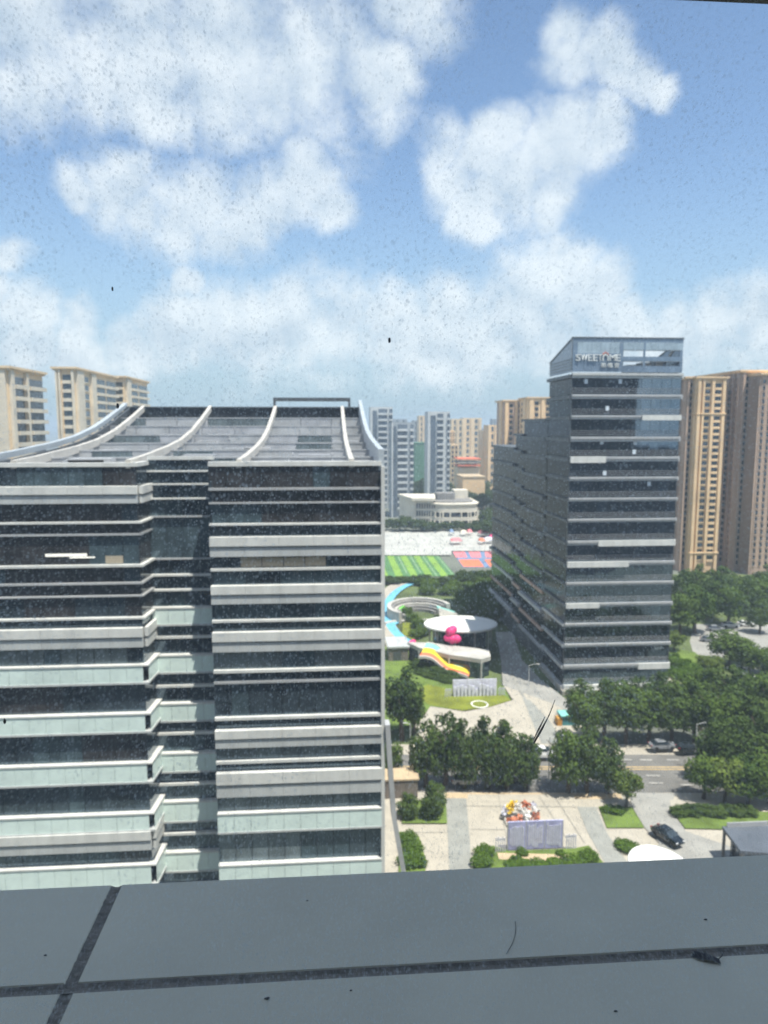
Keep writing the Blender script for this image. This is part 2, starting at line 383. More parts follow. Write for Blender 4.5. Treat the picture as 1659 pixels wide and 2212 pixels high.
for (a, b2) in (((1076, 1717), (1096, 1822)), ((1163, 1717), (1232, 1824)), ((1196, 1717), (1262, 1820)), ((1000, 1740), (1246, 1742)), ((868, 1797), (965, 1797)), ((1018, 1790), (1090, 1791))):
    dx, dy = b2[0] - a[0], b2[1] - a[1]
    o = (1.1, 0) if abs(dy) > abs(dx) else (0, .8)
    sheet('paving_joint', [a, (a[0] + o[0], a[1] + o[1]), (b2[0] + o[0], b2[1] + o[1]), b2], M_joint)
sheet('driveway', [(1362, 1712), (1460, 1714), (1446, 1745), (1482, 1796), (1530, 1812), (1640, 1850), (1680, 1990), (1400, 1990), (1395, 1850), (1425, 1822), (1393, 1788), (1364, 1740)], M_drive)
sheet('pavement', [(1447, 1728), (1900, 1738), (1900, 1752), (1450, 1745)], M_pave)
sheet('lawn', [(1293, 1742), (1364, 1742), (1392, 1788), (1311, 1788)], M_lawn)
sheet('lawn', [(1449, 1748), (1900, 1760), (1900, 1800), (1480, 1789)], M_lawn)
sheet('lawn', [(1022, 1858), (1036, 1838), (1064, 1826), (1100, 1838), (1240, 1832), (1272, 1826), (1306, 1866), (1318, 1940), (1020, 1960)], M_lawn)
sheet('planting_bed', [(1074, 1842), (1240, 1846), (1249, 1868), (1078, 1856)], M_tan)
sheet('lawn', [(862, 1796), (905, 1806), (918, 1850), (922, 1960), (860, 1960)], M_lawn)
sheet('lawn', [(872, 1728), (963, 1728), (966, 1778), (868, 1778)], M_lawn)
# beyond the road
sheet('plaza', [(900, 1612), (898, 1560), (918, 1524), (960, 1530), (1003, 1537), (1060, 1527), (1108, 1512), (1086, 1478), (1150, 1490), (1240, 1520), (1262, 1560), (1275, 1612)], M_pave)
sheet('driveway', [(1070, 1365), (1106, 1365), (1128, 1425), (1170, 1470), (1262, 1540), (1240, 1545), (1200, 1522), (1086, 1480), (1082, 1425)], M_drive)
ribbon('paving_joint', [(1092, 1392), (1098, 1430), (1112, 1470), (1140, 1520), (1165, 1560)], .7, M_joint)
sheet('paving_strip', [(1130, 1510), (1145, 1512), (1190, 1560), (1215, 1606), (1170, 1606), (1150, 1560)], M_pave2)
sheet('lawn', [(780, 1392), (905, 1402), (955, 1440), (985, 1470), (1088, 1482), (1104, 1512), (1060, 1526), (1000, 1535), (930, 1525), (905, 1560), (780, 1600)], M_lawn)
sheet('lawn', [(925, 1478), (975, 1490), (1085, 1500), (1104, 1512), (1060, 1526), (1000, 1535), (926, 1522), (890, 1495)], M_lawny)
sheet('lawn', [(870, 1345), (905, 1340), (915, 1370), (890, 1382), (868, 1370)], M_lawny)
ribbon('path', [(935, 1255), (880, 1258), (848, 1272), (829, 1302), (826, 1330), (838, 1358), (852, 1380), (858, 1398)], 5.5, M_pave)
ribbon('blue_path', [(925, 1257), (885, 1262), (856, 1278), (838, 1302), (836, 1328), (846, 1354), (866, 1376), (888, 1388)], 2.6, M_blue)
sheet('blue_path', [(838, 1330), (872, 1330), (868, 1342), (848, 1352)], M_blue)
ribbon('path', [(960, 1256), (1000, 1258), (1045, 1268), (1085, 1290)], 6, M_drive)
# sports ground
M_yard = mat('pale_yard_paving', (.45, .445, .41), .85, .10, .1)
sheet('plaza', [(780, 1144), (960, 1144), (1090, 1148), (1090, 1190), (975, 1190), (975, 1199), (780, 1199)], M_yard)
sheet('park_ground', [(1400, 1240), (1900, 1242), (1900, 1500), (1440, 1500)], M_park)
sheet('parking_lot', [(1500, 1348), (1900, 1352), (1900, 1402), (1580, 1402), (1550, 1430), (1500, 1420), (1490, 1385)], M_drive)
sheet('parking_lot', [(1585, 1440), (1900, 1450), (1900, 1520), (1610, 1490)], M_drive)
sheet('lawn', [(1445, 1400), (1500, 1408), (1590, 1480), (1560, 1500), (1450, 1490)], M_lawn)
sheet('plaza', [(1432, 1440), (1490, 1455), (1500, 1500), (1430, 1500)], M_pave)
def field():
    Ya, Yb = at(900, 1246).y, at(900, 1198).y
    xl, xr = at(790, 1246).x, at(986, 1246).x
    t = thing('sports_pitch', 'artificial turf pitch in light and dark green stripes behind the park', 'sports pitch', ((xl + xr) / 2, Ya, 0))
    n = 12; w = (xr - xl) / n
    for k in range(n):
        b = MB(); b.box(xl + k * w, xl + (k + 1) * w - .02, Ya, Yb, .05, .16); b.build('turf_stripe', M_turf1 if k % 2 == 0 else M_turf2, t)
    for x in (xl + 5.6 * w, xl + 9.4 * w, xr - w * .35, xl + 7.5 * w):
        b = MB(); b.box(x, x + .35, Ya + (6 if x < xr - 8 else 0), Yb - 2, .163, .175); b.build('pitch_line', mat('faded_pitch_line', (.30, .42, .26), .9, .1, .5), t)
field()
def court():
    t = thing('sports_court', 'orange and pink sports court with blue surround beside the striped pitch', 'sports court', at(1020, 1224))
    P = [at(975, 1190), at(1085, 1190), at(1085, 1226), at(1000, 1226)]
    b = MB(); b.prism([(p.x, p.y) for p in P], .03, .12); b.build('court_surround', M_blued, t)
    for q, m in (([(977, 1191), (1003, 1191), (1010, 1205), (985, 1205)], M_pinkl), ([(1011, 1191), (1036, 1191), (1040, 1205), (1018, 1205)], M_pinkl), ([(1046, 1191), (1084, 1191), (1084, 1205), (1050, 1205)], M_pinkl),
                 ([(990, 1209), (1034, 1209), (1046, 1225), (1001, 1225)], M_orange), ([(1046, 1209), (1084, 1209), (1084, 1225), (1058, 1225)], M_orange)):
        P = [at(*p) for p in q]; b = MB(); b.prism([(p.x, p.y) for p in P], .1, .15); b.build('court_surface', m, t)
court()

# ------------------------------------------------------------------ big office building on the left
YF = aty(640, 1300, 64.4).y
YM = YF + 3.0
def zr(y): return aty(640, y, YF).z
def zl(y): return aty(150, y, YF).z
def zm(y): return aty(390, y, YM).z
def office_left():
    XL = aty(-60, 1300, YF).x; Xc = aty(306, 1300, YF).x; Xd = aty(330, 1300, YM).x
    Xr0 = aty(458, 1300, YF).x; Xr1 = aty(824, 1300, YF).x
    t = thing('office_building', 'wide office block with white floor bands and a curved beamed roof filling the left', 'building', ((XL + Xr1) / 2, YF, 0))
    ztop = zr(998)
    b = MB()
    b.prism([(XL - 25, YF + .3), (Xc - .1, YF + .3), (Xd - .1, YM + .3), (Xr0 + .25, YM + .3), (Xr0 + .25, YF + .3), (Xr1 - .1, YF + .3), (Xr1 - .1, YF + 46), (XL - 25, YF + 46)], 0, ztop - 1.6)
    b.build('wall', M_aludark, t)
    b = MB(); b.box(Xr0 - .02, Xr0 + .24, YF + .02, YM + .3, 0, ztop - .3); b.build('side_wall', M_glass_d, t)
    below = lambda z: [(z - 4.4 * k) for k in range(1, 12) if z - 4.4 * k > 1]
    pl_left = [(XL - 24, YF), (Xc, YF), (Xd, YM)]
    pl_mid = [(Xd, YM), (Xr0, YM)]
    pl_right = [(Xr0, YF), (Xr1, YF)]
    def band(pl, z1, z0, kind):
        h = z1 - z0
        if kind == 'band':
            for (a, c) in zip(pl[:-1], pl[1:]):
                if a[1] == c[1]:
                    x0, x1 = max(a[0], XL), c[0] + (.0 if pl is not pl_left else .12); n = max(1, round((x1 - x0) / 2.95)); w = (x1 - x0) / n; y = a[1]
                    for k in range(n):
                        e = RND.uniform(-.012, .012)
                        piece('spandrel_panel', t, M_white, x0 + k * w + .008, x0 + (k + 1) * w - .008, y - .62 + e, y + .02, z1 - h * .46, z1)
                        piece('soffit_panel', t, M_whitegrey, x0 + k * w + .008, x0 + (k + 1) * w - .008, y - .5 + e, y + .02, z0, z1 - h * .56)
                    q = MB(); q.box(x0, x1, y - .34, y + .02, z1 - h * .56, z1 - h * .46); q.build('spandrel_groove', M_alu, t)
                else:
                    q = MB(); q.strip([(a[0] + .12, a[1] - .30), c], z1 - h * .46, z1, .44, -.1); q.strip([(a[0] + .12, a[1] - .22), c], z0, z1 - h * .56, .36, -.1); q.build('spandrel_panel', M_white, t)
        elif kind == 'line':
            q = MB(); q.strip(pl, z0, z1, .38); q.build('ledge', M_white, t)
        elif kind == 'dim':
            q = MB(); q.strip(pl, z0, z1, .25); q.build('ledge', M_alu, t)
        elif kind == 'mint':
            q = MB(); q.strip(pl, z1 - .14, z1, .52); q.build('railing', M_white, t)
            for (a, c) in zip(pl[:-1], pl[1:]):
                if a[1] == c[1]:
                    x0 = max(a[0], XL); n = max(1, round((c[0] - x0) / 1.47)); w = (c[0] - x0) / n
                    for k in range(n): piece('balustrade_panel', t, M_mint, x0 + k * w + .012, x0 + (k + 1) * w - .012, YF - .46 if a[1] == YF else YM - .46, (YF if a[1] == YF else YM) - .40, z0, z1 - .15, .002)
                else:
                    q = MB(); q.strip([a, c], z0, z1 - .15, .44, -.38); q.build('balustrade_panel', M_mint, t)
            q = MB(); q.strip(pl, z0 - .18, z0, .5); q.build('ledge', M_whitegrey, t)
    def rows(pl, Z, items, mats):
        """items from the top down; what is left between them is rows of panes"""
        prev = ztop if pl is not pl_mid else zm(986)
        x0, x1, y = max(pl[0][0], XL), (pl[1][0] if pl is pl_left else pl[-1][0]), pl[0][1]
        for (ya, yb, kind) in items + [(None, None, None)]:
            z1, z0 = (Z(ya), Z(yb)) if ya else (0, 0)
            if ya and not yb: z0 = z1 - kind[1]
            if prev - z1 > .25:
                mm = mats(ya)
                if prev - z1 > 1.3 and prev - z1 < 9:
                    n = max(1, round((x1 - x0) / 1.5)); w = (x1 - x0) / n; run = M_glass_d; left = 0
                    for k in range(n):
                        if left <= 0: run = RND.choice(mm); left = RND.choice((1, 2, 2, 3, 5))
                        left -= 1
                        piece('window_pane', t, run, x0 + k * w + .03, x0 + (k + 1) * w - .03, y + .02, y + .1, z1 + .02, prev - .02, .004)
                else:
                    q = MB(); q.box(x0, x1, y + .03, y + .1, z1, prev); q.build('glass_strip', mm[0], t)
                if pl is pl_left:
                    q = MB(); q.strip(pl[1:], z1 + .02, prev - .02, .02, .06); q.build('window_pane', mm[0], t)
            if ya: band(pl, z1, z0, kind)
            prev = z0
    D, Mg, Bl, Br = M_glass_d, M_glass_m, M_glass_b, M_glass_br
    def mr(y):
        if y is None: return [D]
        if 1400 < y < 1445 or 1606 < y < 1645 or 1715 < y < 1755: return [Bl, Bl, Mg, Bl]
        if 1800 < y < 1860: return [Mg, Bl, D, Mg]
        if 1050 < y < 1130: return [Br, Br, Mg]
        return [D, Mg, Mg, D]
    def ml(y):
        if y is None: return [D]
        if 1400 < y < 1440: return [Bl, Bl, Mg, Bl, D]
        if 1090 < y < 1335: return [Br, D, Mg, Br]
        return [D, D, Br, Mg]
    rows(pl_right, zr, [(1053, 1058, 'dim'), (1084, 1087, 'dim'), (1129, 1133, 'line'), (1157, 1199, 'band'), (1225, 1230, 'line'), (1261, 1300, 'band'), (1335, 1340, 'line'),
                        (1360, 1402, 'band'), (1442, 1448, 'line'), (1467, 1472, 'dim'), (1543, 1549, 'line'), (1569, 1607, 'band'), (1636, 1642, 'line'), (1660, 1712, 'band'),
                        (1746, 1786, 'mint'), (1856, 1905, 'mint'), (1952, 1960, 'line'), (2060, 2110, 'mint')], mr)
    rows(pl_left, zl, [(1050, 1087, 'band'), (1127, 1131, 'line'), (1153, 1157, 'dim'), (1220, 1225, 'line'), (1259, 1263, 'dim'), (1287, 1290, 'dim'), (1334, 1338, 'line'), (1356, 1398, 'band'),
                       (1436, 1474, 'mint'), (1541, 1580, 'mint'), (1648, 1689, 'mint'), (1757, 1793, 'mint'), (1796, 1837, 'band'), (1868, 1914, 'mint'), (1985, 2030, 'mint'), (2100, 2140, 'mint')], ml)
    rows(pl_mid, zm, [(1016, 1019, 'line'), (1044, 1047, 'line'), (1075, 1078, 'line'), (1114, 1117, 'dim'), (1205, 1208, 'dim'), (1239, 1243, 'line'), (1271, 1275, 'line'), (1309, 1345, 'mint'),
                      (1372, 1377, 'line'), (1411, 1448, 'mint'), (1477, 1482, 'line'), (1515, 1552, 'mint'), (1579, 1584, 'line'), (1622, 1661, 'mint'), (1688, 1693, 'line'), (1726, 1768, 'mint'),
                      (1795, 1800, 'line'), (1835, 1875, 'mint'), (1905, 1910, 'line'), (1950, 1990, 'mint')], lambda y: [D, Mg, D])
    # lit office ceilings and pale blinds behind the glass
    for (px0, px1, y0, y1, zf) in ((98, 188, 1196, 1202, zl), (150, 205, 1203, 1206, zl)):
        piece('ceiling_light', t, M_glow, aty(px0, 1200, YF).x, aty(px1, 1200, YF).x, YF - .03, YF + .0, zf(y1), zf(y0))
    for (px0, px1) in ((520, 565), (566, 612), (613, 658), (659, 704)):
        piece('blind', t, mat('beige_blind', (.42, .36, .27), .7, .15, 1, stretch=(.2, .2, 8)), aty(px0, 1210, YF).x, aty(px1, 1210, YF).x - .02, YF - .03, YF, zr(1223), zr(1203))
    piece('blind', t, MATS['beige_blind'], aty(228, 1210, YF).x, aty(266, 1210, YF).x, YF - .03, YF, zl(1218), zl(1202))
    # right-hand corner column and the raking fin at its foot
    q = MB(); q.box(Xr1 - .05, Xr1 + .28, YF - .45, YF + 1.0, 0, ztop - .4); q.build('corner_column', M_white, t)
    e = [aty(831, 1560, YF), aty(836, 1640, YF), aty(845, 1760, YF), aty(868, 1890, YF), aty(905, 2060, YF)]
    q = MB(); q.loft([[(p.x, YF - .7, p.z), (p.x + .45, YF - .7, p.z), (p.x + .45, YF + .6, p.z), (p.x, YF + .6, p.z)] for p in e]); q.build('raking_fin', M_alu, t)
    # ---- roof: stepped terraces under curved beams
    prof = [(0, -3.15), (5, -2.98), (9, -2.75), (16, -2.35), (23, -1.75), (30, -.7), (35, .35), (40, 1.5), (45, 2.75)]
    def pz(d):
        for (a, za), (c, zc) in zip(prof[:-1], prof[1:]):
            if d <= c: return H + za + (zc - za) * (d - a) / (c - a)
        return H + prof[-1][1]
    Xl = aty(268, 876, YF + 45).x
    q = MB(); q.strip(pl_left, ztop - .35, ztop, .12, .5); q.strip([(Xr0, YF), (Xr1, YF)], ztop - .35, ztop + .05, .15, .6); q.strip(pl_mid, zm(986) - .3, zm(986), .12, .5); q.build('roof_edge', M_white, t)
    steps = [3.6, 8, 16, 23, 29, 34.5, 39.5, 44.6]
    for a, c in zip(steps[:-1], steps[1:]):
        zt = pz(a) - .25
        q = MB(); q.box(Xl, Xr1, YF + a + .3, YF + c + .3, ztop - 3, zt - .55); q.build('roof_terrace', M_roofgrey, t)
        if a > 4:
            n = 8; w = (Xr1 - Xl) / n
            for k in range(n):
                piece('skylight_panel', t, RND.choice((M_roofgrey, M_roofpale, M_roofgrey, M_roofpale, M_glass_b)), Xl + k * w + .04, Xl + (k + 1) * w - .04, YF + a - .05, YF + a + .1, zt - .6 - (pz(a) - pz(a - 5)) * .5, zt - .12, .01)
            q = MB(); q.box(Xl, Xr1, YF + a - .1, YF + a + .5, zt - .12, zt + .02); q.build('roof_coping', M_roofpale, t)
        for k in range(3):
            x = Xl + RND.uniform(.08, .9) * (Xr1 - Xl); w = RND.uniform(1.5, 4)
            piece('roof_unit', t, RND.choice((M_roofpale, M_alu, M_roofgrey)), x, min(x + w, Xr1 - .3), YF + a + 2.2, YF + a + 4, zt - .55, zt + RND.uniform(-.2, .25))
    for xa, xb in ((Xl, Xc - .1), (Xr0 + .3, Xr1)):
        q = MB(); q.box(xa, xb, YF + .55, YF + 3.88, ztop - 3, ztop - .25); q.build('roof_terrace', M_roofgrey, t)
    q = MB(); q.box(Xl, Xr1, YF + 44.6, YF + 45.4, ztop - 3, pz(45) - .1); q.build('roof_back_wall', M_roofdark, t)
    q = MB(); q.box(Xl, Xr1, YF + 44.3, YF + 45.5, pz(45) - .1, pz(45) + .05); q.build('roof_coping', M_aludark, t)
    def beam(x, w, dz, hh, m, name):
        ds = [k * 45 / 24 for k in range(25)]
        q = MB(); q.loft([[(x, YF + d, pz(d) + dz - hh), (x, YF + d, pz(d) + dz), (x + w, YF + d, pz(d) + dz), (x + w, YF + d, pz(d) + dz - hh)] for d in ds]); q.build(name, m, t)
    for px in (20, 268, 508, 752): beam(aty(px, 990, YF).x + .08, .46, .22, .75, M_beam, 'roof_beam')
    beam(Xl - .1, .6, .6, .55, mat('pale_blue_white_panel', (.42, .46, .49), .4, .06, .3), 'roof_edge_beam')
    beam(Xl + .75, .25, .0, .9, M_aludark, 'roof_gutter')
    beam(Xr1 - .25, .5, 1.1, 1.9, MATS['pale_blue_white_panel'], 'roof_edge_beam')
    # open frame on the ridge
    Yk = YF + 46; xa, xb = aty(590, 865, Yk).x, aty(757, 865, Yk).x; za, zb = aty(670, 876, Yk).z, aty(670, 859, Yk).z
    q = MB(); q.box(xa, xb, Yk, Yk + .4, zb - .4, zb); q.box(xa, xb, Yk + 4, Yk + 4.4, zb - .4, zb)
    for k in range(6):
        x = xa + (xb - xa - .35) * k / 5
        if k in (0, 5): q.box(x, x + .35, Yk, Yk + .4, za - 1, zb - .4)
        q.box(x, x + .2, Yk + .4, Yk + 4, zb - .3, zb - .1)
    q.build('ridge_frame', M_aludark, t)
office_left()

# ------------------------------------------------------------------ glass tower with the sign
B0 = at(1215, 1497); YT = B0.y
def zt_(y): return aty(1330, y, YT).z
def tower():
    X0, X1 = B0.x, aty(1441, 1480, YT).x
    Yb = YT + 15.0
    t = thing('glass_tower', 'dark glass office tower with a lettered slanting glass crown, stepping down behind', 'tower', ((X0 + X1) / 2, YT, 0))
    zc = zt_(806)
    b = MB(); b.box(X0 + .3, X1 - .3, YT + .3, Yb, 0, zc - .3); b.build('core', M_aludark, t)
    ys = [806, 852, 897, 943, 986, 1030, 1075, 1120, 1167, 1212, 1256, 1301, 1344, 1388, 1433, 1476]
    zs = [zt_(y) for y in ys]
    thick = [1.0, .9, .8, 1.0, 1.0, .8, .7, .7, .9, .9, .75, .8, .75, .75, .95, .9]
    n = 11; w = (X1 - X0) / n
    bright = {4: (0, .32), 8: (.28, 1), 9: (0, .57), 11: (0, .31), 14: (.7, 1), 2: (.64, 1), 15: (0, 1)}
    zs2 = zs + [zs[-1] - 4.4, 0.2]
    for k, z in enumerate(zs):
        th = thick[k]
        q = MB(); q.strip([(X0, YT), (X1, YT)], z - th * .5, z, .55); q.strip([(X0, YT), (X1, YT)], z - th, z - th * .62, .35)
        q.strip([(X1, YT), (X1, Yb)], z - th, z, .4)
        q.build('floor_band', M_alu if k not in (0, 15) else M_whitegrey, t)
        q = MB(); q.strip([(X0, Yb), (X0, YT)], z - th, z - th * .3, .4 if k > 3 else .6); q.build('side_band', M_aludark if k < 12 else M_alu, t)  # lower side bands lighter: reflections put into their colour
        if k in bright:
            a, c = bright[k]
            q = MB(); q.box(X0 + (X1 - X0) * a, X0 + (X1 - X0) * c, YT - .75, YT - .36, z - th * 1.25, z + .06)
            q.build('spandrel', M_white, t)
        zb = zs2[k + 1]
        top = z - th
        for j in range(n):
            sky_side = j >= 7 and k < 4  # top right panes given lighter glass to put the sky reflection in
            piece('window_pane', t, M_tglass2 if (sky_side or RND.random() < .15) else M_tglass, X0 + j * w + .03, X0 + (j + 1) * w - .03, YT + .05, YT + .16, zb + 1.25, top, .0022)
            if k > 5 or True:
                pass
        q = MB()
        for zz in (zb + .45, zb + .85, zb + 1.22): q.box(X0, X1, YT - .02, YT + .2, zz - .05, zz)
        q.build('glazing_bar', M_alu, t)
        q = MB(); q.box(X0, X1, YT + .06, YT + .18, zb, zb + 1.22); q.build('glass_strip', M_tglass, t)
        for j in range(5):
            wy = (Yb - YT) / 5
            o = piece('side_pane', t, M_sidegl, X0 + .05, X0 + .16, YT + j * wy + .03, YT + (j + 1) * wy - .03, zb, top, .004)
    q = MB(); q.box(X0 - .4, X1 + .3, YT - 1.3, Yb + 1, 0, zt_(1485)); q.build('podium', M_pave, t)
    q = MB(); q.box(X0 - .05, X0 + .1, YT - .02, YT + .2, 5, zc); q.box(X1 - .1, X1 + .05, YT - .02, YT + .2, 5, zc); q.build('corner_mullion', M_aludark, t)
    # small ceiling lamps glinting behind the glass
    for (px, py) in ((1266, 824), (1340, 824), (1312, 882), (1300, 955), (1372, 956), (1370, 976), (1306, 1022), (1402, 1045)):
        p = aty(px, py, YT); piece('ceiling_light', t, mat('pale_lamp_glass', (.62, .68, .74), .3, .05, 1), p.x - .35, p.x + .35, YT - .03, YT + .03, p.z - .45, p.z + .45)
    # ---- crown: glass screen with openings, sides slope down to the back
    def cz(y): return aty(1350, y, YT).z
    def cx(px): return X0 + (px - 1242) / (1470 - 1242) * (X1 - X0)
    zT = cz(731); zB = cz(804)
    def fr(px0, px1, y0, y1, m, name='crown_panel', d=.12, split=1):
        ww = (cx(px1) - cx(px0)) / split
        for k in range(split):
            piece(name, t, m, cx(px0) + k * ww + .015, cx(px0) + (k + 1) * ww - .015, YT + .02, YT + .02 + d, cz(y1) + .015, cz(y0) - .015, .002)
    fr(1242, 1470, 731, 740, M_crown, split=8)
    fr(1242, 1252, 740, 804, M_crown)
    fr(1252, 1338, 740, 763, M_crownl, split=9); fr(1338, 1346, 740, 804, M_crown)
    fr(1346, 1388, 740, 756, M_crownl, split=4); fr(1388, 1392, 740, 804, M_crown); fr(1392, 1470, 740, 756, M_crownl, split=6)
    fr(1252, 1338, 763, 804, M_crown, split=6)
    fr(1346, 1388, 770, 780, M_crown, split=2); fr(1392, 1470, 770, 780, M_crown, split=3)
    fr(1346, 1388, 790, 804, M_crown, split=2); fr(1392, 1470, 790, 804, M_crown, split=3)
    fr(1464, 1470, 756, 770, M_crown); fr(1464, 1470, 780, 790, M_crown)
    q = MB()
    for px in (1242, 1346, 1390, 1469): q.box(cx(px) - .12, cx(px) + .12, YT + .2, YT + .45, zB, zT - .1)
    for y in (756, 780): q.box(X0, X1, YT + .2, YT + .4, cz(y) - .1, cz(y) + .1)
    q.build('crown_frame', M_alu, t)
    q = MB(); q.box(X0 - .1, X1 + .1, YT - .1, YT + .5, zT - .02, zT + .22); q.build('crown_coping', M_aludark, t)
    zlow = aty(1197, 786, Yb).z
    for X, nm in ((X0, 'crown_side'), (X1 - .14, 'crown_side')):
        m = 5
        for k in range(m):
            y0, y1 = YT + .5 + (Yb - YT - .5) * k / m, YT + .5 + (Yb - YT - .5) * (k + 1) / m
            f = lambda y: zT + (zlow - zT) * (y - YT) / (Yb - YT)
            q = MB(); q.loft([[(X, y0, zB), (X + .14, y0, zB), (X + .14, y0, f(y0)), (X, y0, f(y0))], [(X, y1 - .04, zB), (X + .14, y1 - .04, zB), (X + .14, y1 - .04, f(y1)), (X, y1 - .04, f(y1))]]); q.build('crown_panel', M_crown, t)
        q = MB(); q.loft([[(X - .15, y, f(y)), (X + .3, y, f(y)), (X + .3, y, f(y) + .22), (X - .15, y, f(y) + .22)] for y in (YT, Yb)]); q.build('crown_coping', M_aludark, t)
        q = MB()
        for k in range(1, 5):
            z = zB + (zlow - zB) * k / 4.5; q.box(X - .12, X + .3, YT + .2, Yb, z - .05, z + .1)
        q.build('crown_louvre', M_aludark, t)
    q = MB()
    for k in range(3): q.box(X0 + 13 + k * 3, X0 + 15 + k * 3, YT + 4, YT + 7, zB - .4, zB + 1.8 + k * .5)
    q.tube([(X1 - 4, YT + 2, zB), (X1 - 1, YT + 2, cz(752))], .3); q.build('roof_plant', M_aludark, t)
    # lettering
    sg = thing('rooftop_sign', 'raised pale letters SWEETOME with three Chinese characters on the tower crown', 'sign', (cx(1293), YT, cz(780)))
    M_let = mat('letter_white', (.70, .72, .71), .5, .04, 2)
    def letter(ch, px, y0, y1, wpx):
        c = bpy.data.curves.new('letter', 'FONT'); c.body = ch; c.align_x = 'CENTER'; c.extrude = .12; c.size = 1.0
        c.offset = 0.0; c.resolution_u = 4
        tmp = bpy.data.objects.new('letter', c); COL.objects.link(tmp); bpy.context.view_layer.update()
        me = bpy.data.meshes.new_from_object(tmp.evaluated_get(bpy.context.evaluated_depsgraph_get())); bpy.data.objects.remove(tmp); me.name = 'letter'
        xs = [v.co.x for v in me.vertices]; ys = [v.co.y for v in me.vertices]
        kx, ky = (cx(px + wpx) - cx(px)) / (max(xs) - min(xs)), (cz(y0) - cz(y1)) / (max(ys) - min(ys))
        for v in me.vertices: v.co = ((v.co.x - min(xs)) * kx, v.co.z, (v.co.y - min(ys)) * ky)
        me.materials.clear(); me.materials.append(M_let)
        ob = bpy.data.objects.new('letter', me); COL.objects.link(ob); ob.parent = sg
        ob.location = Vector((cx(px), YT - .16, cz(y1))) - sg.location
    for ch, px, wp in (('S', 1248, 9.5), ('W', 1258.5, 13), ('E', 1273, 9), ('E', 1283.5, 9), ('T', 1293, 9.5), ('M', 1317.5, 11.5), ('E', 1330.5, 9.5)): letter(ch, px, 766, 780, wp)
    for ch, px in (('斯', 1300), ('维', 1313.5), ('登', 1327)): letter(ch, px, 784, 794, 11)
    xo, r = cx(1309), (cx(1315.5) - cx(1302.5)) / 2
    q = MB(); P = [(xo + math.cos(a) * r * .8, YT - .1, cz(772.5) + math.sin(a) * r * .8) for a in [math.pi * k / 10 for k in range(11)]]
    P = [(P[0][0], YT - .1, cz(780))] + P + [(P[-1][0], YT - .1, cz(780))]; q.tube(P, .16, 6); q.build('letter', M_let, sg)
    q = MB(); q.tube([(xo - r * .9, YT - .1, cz(766)), (xo, YT - .1, cz(761.5)), (xo + r * .9, YT - .1, cz(766))], .15, 6); q.build('sign_roof_mark', mat('faded_red', (.45, .16, .12), .6, .05, 1), sg)
    # ---- lower rear wing in two steps
    z1, z2 = aty(1155, 906, YT + 24).z, aty(1098, 966, YT + 50).z
    zmid = aty(1110, 938, YT + 40).z
    for (ya, yb, zt) in ((Yb + 1.2, YT + 36, z1), (YT + 36, YT + 44, zmid), (YT + 44, YT + 70, z2)):
        q = MB(); q.box(X0 + .5, X1 - 2, ya, yb, 0, zt - .2); q.build('rear_wing', M_aludark, t)
        q = MB(); q.box(X0 - .4, X1 - 2, ya - .1, yb + .1, zt - .4, zt + .15); q.build('roof_coping', M_aludark, t)
        k = 0; z = zt - .4
        while z > 6:
            zb = z - 4.4; npan = max(1, round((yb - ya) / 4)); wy = (yb - ya) / npan
            for j in range(npan): piece('side_pane', t, M_sidegl, X0 + .3, X0 + .42, ya + j * wy + .03, ya + (j + 1) * wy - .03, zb + .7, z, .006)
            q = MB(); q.box(X0 + (-.5 if k % 3 == 0 else -.1), X0 + .5, ya, yb, zb, zb + .7); q.build('side_band', M_aludark if z > 22 else (M_alu if k % 2 else M_tanshade), t)  # low down, lighter and brown bands carry the reflections as colour
            z = zb; k += 1
    q = MB(); q.box(X0 + 2.0, X1 - 4, Yb - .05, Yb + 1.25, 0, z1 + 4); q.build('recess_wall', M_aludark, t)
tower()

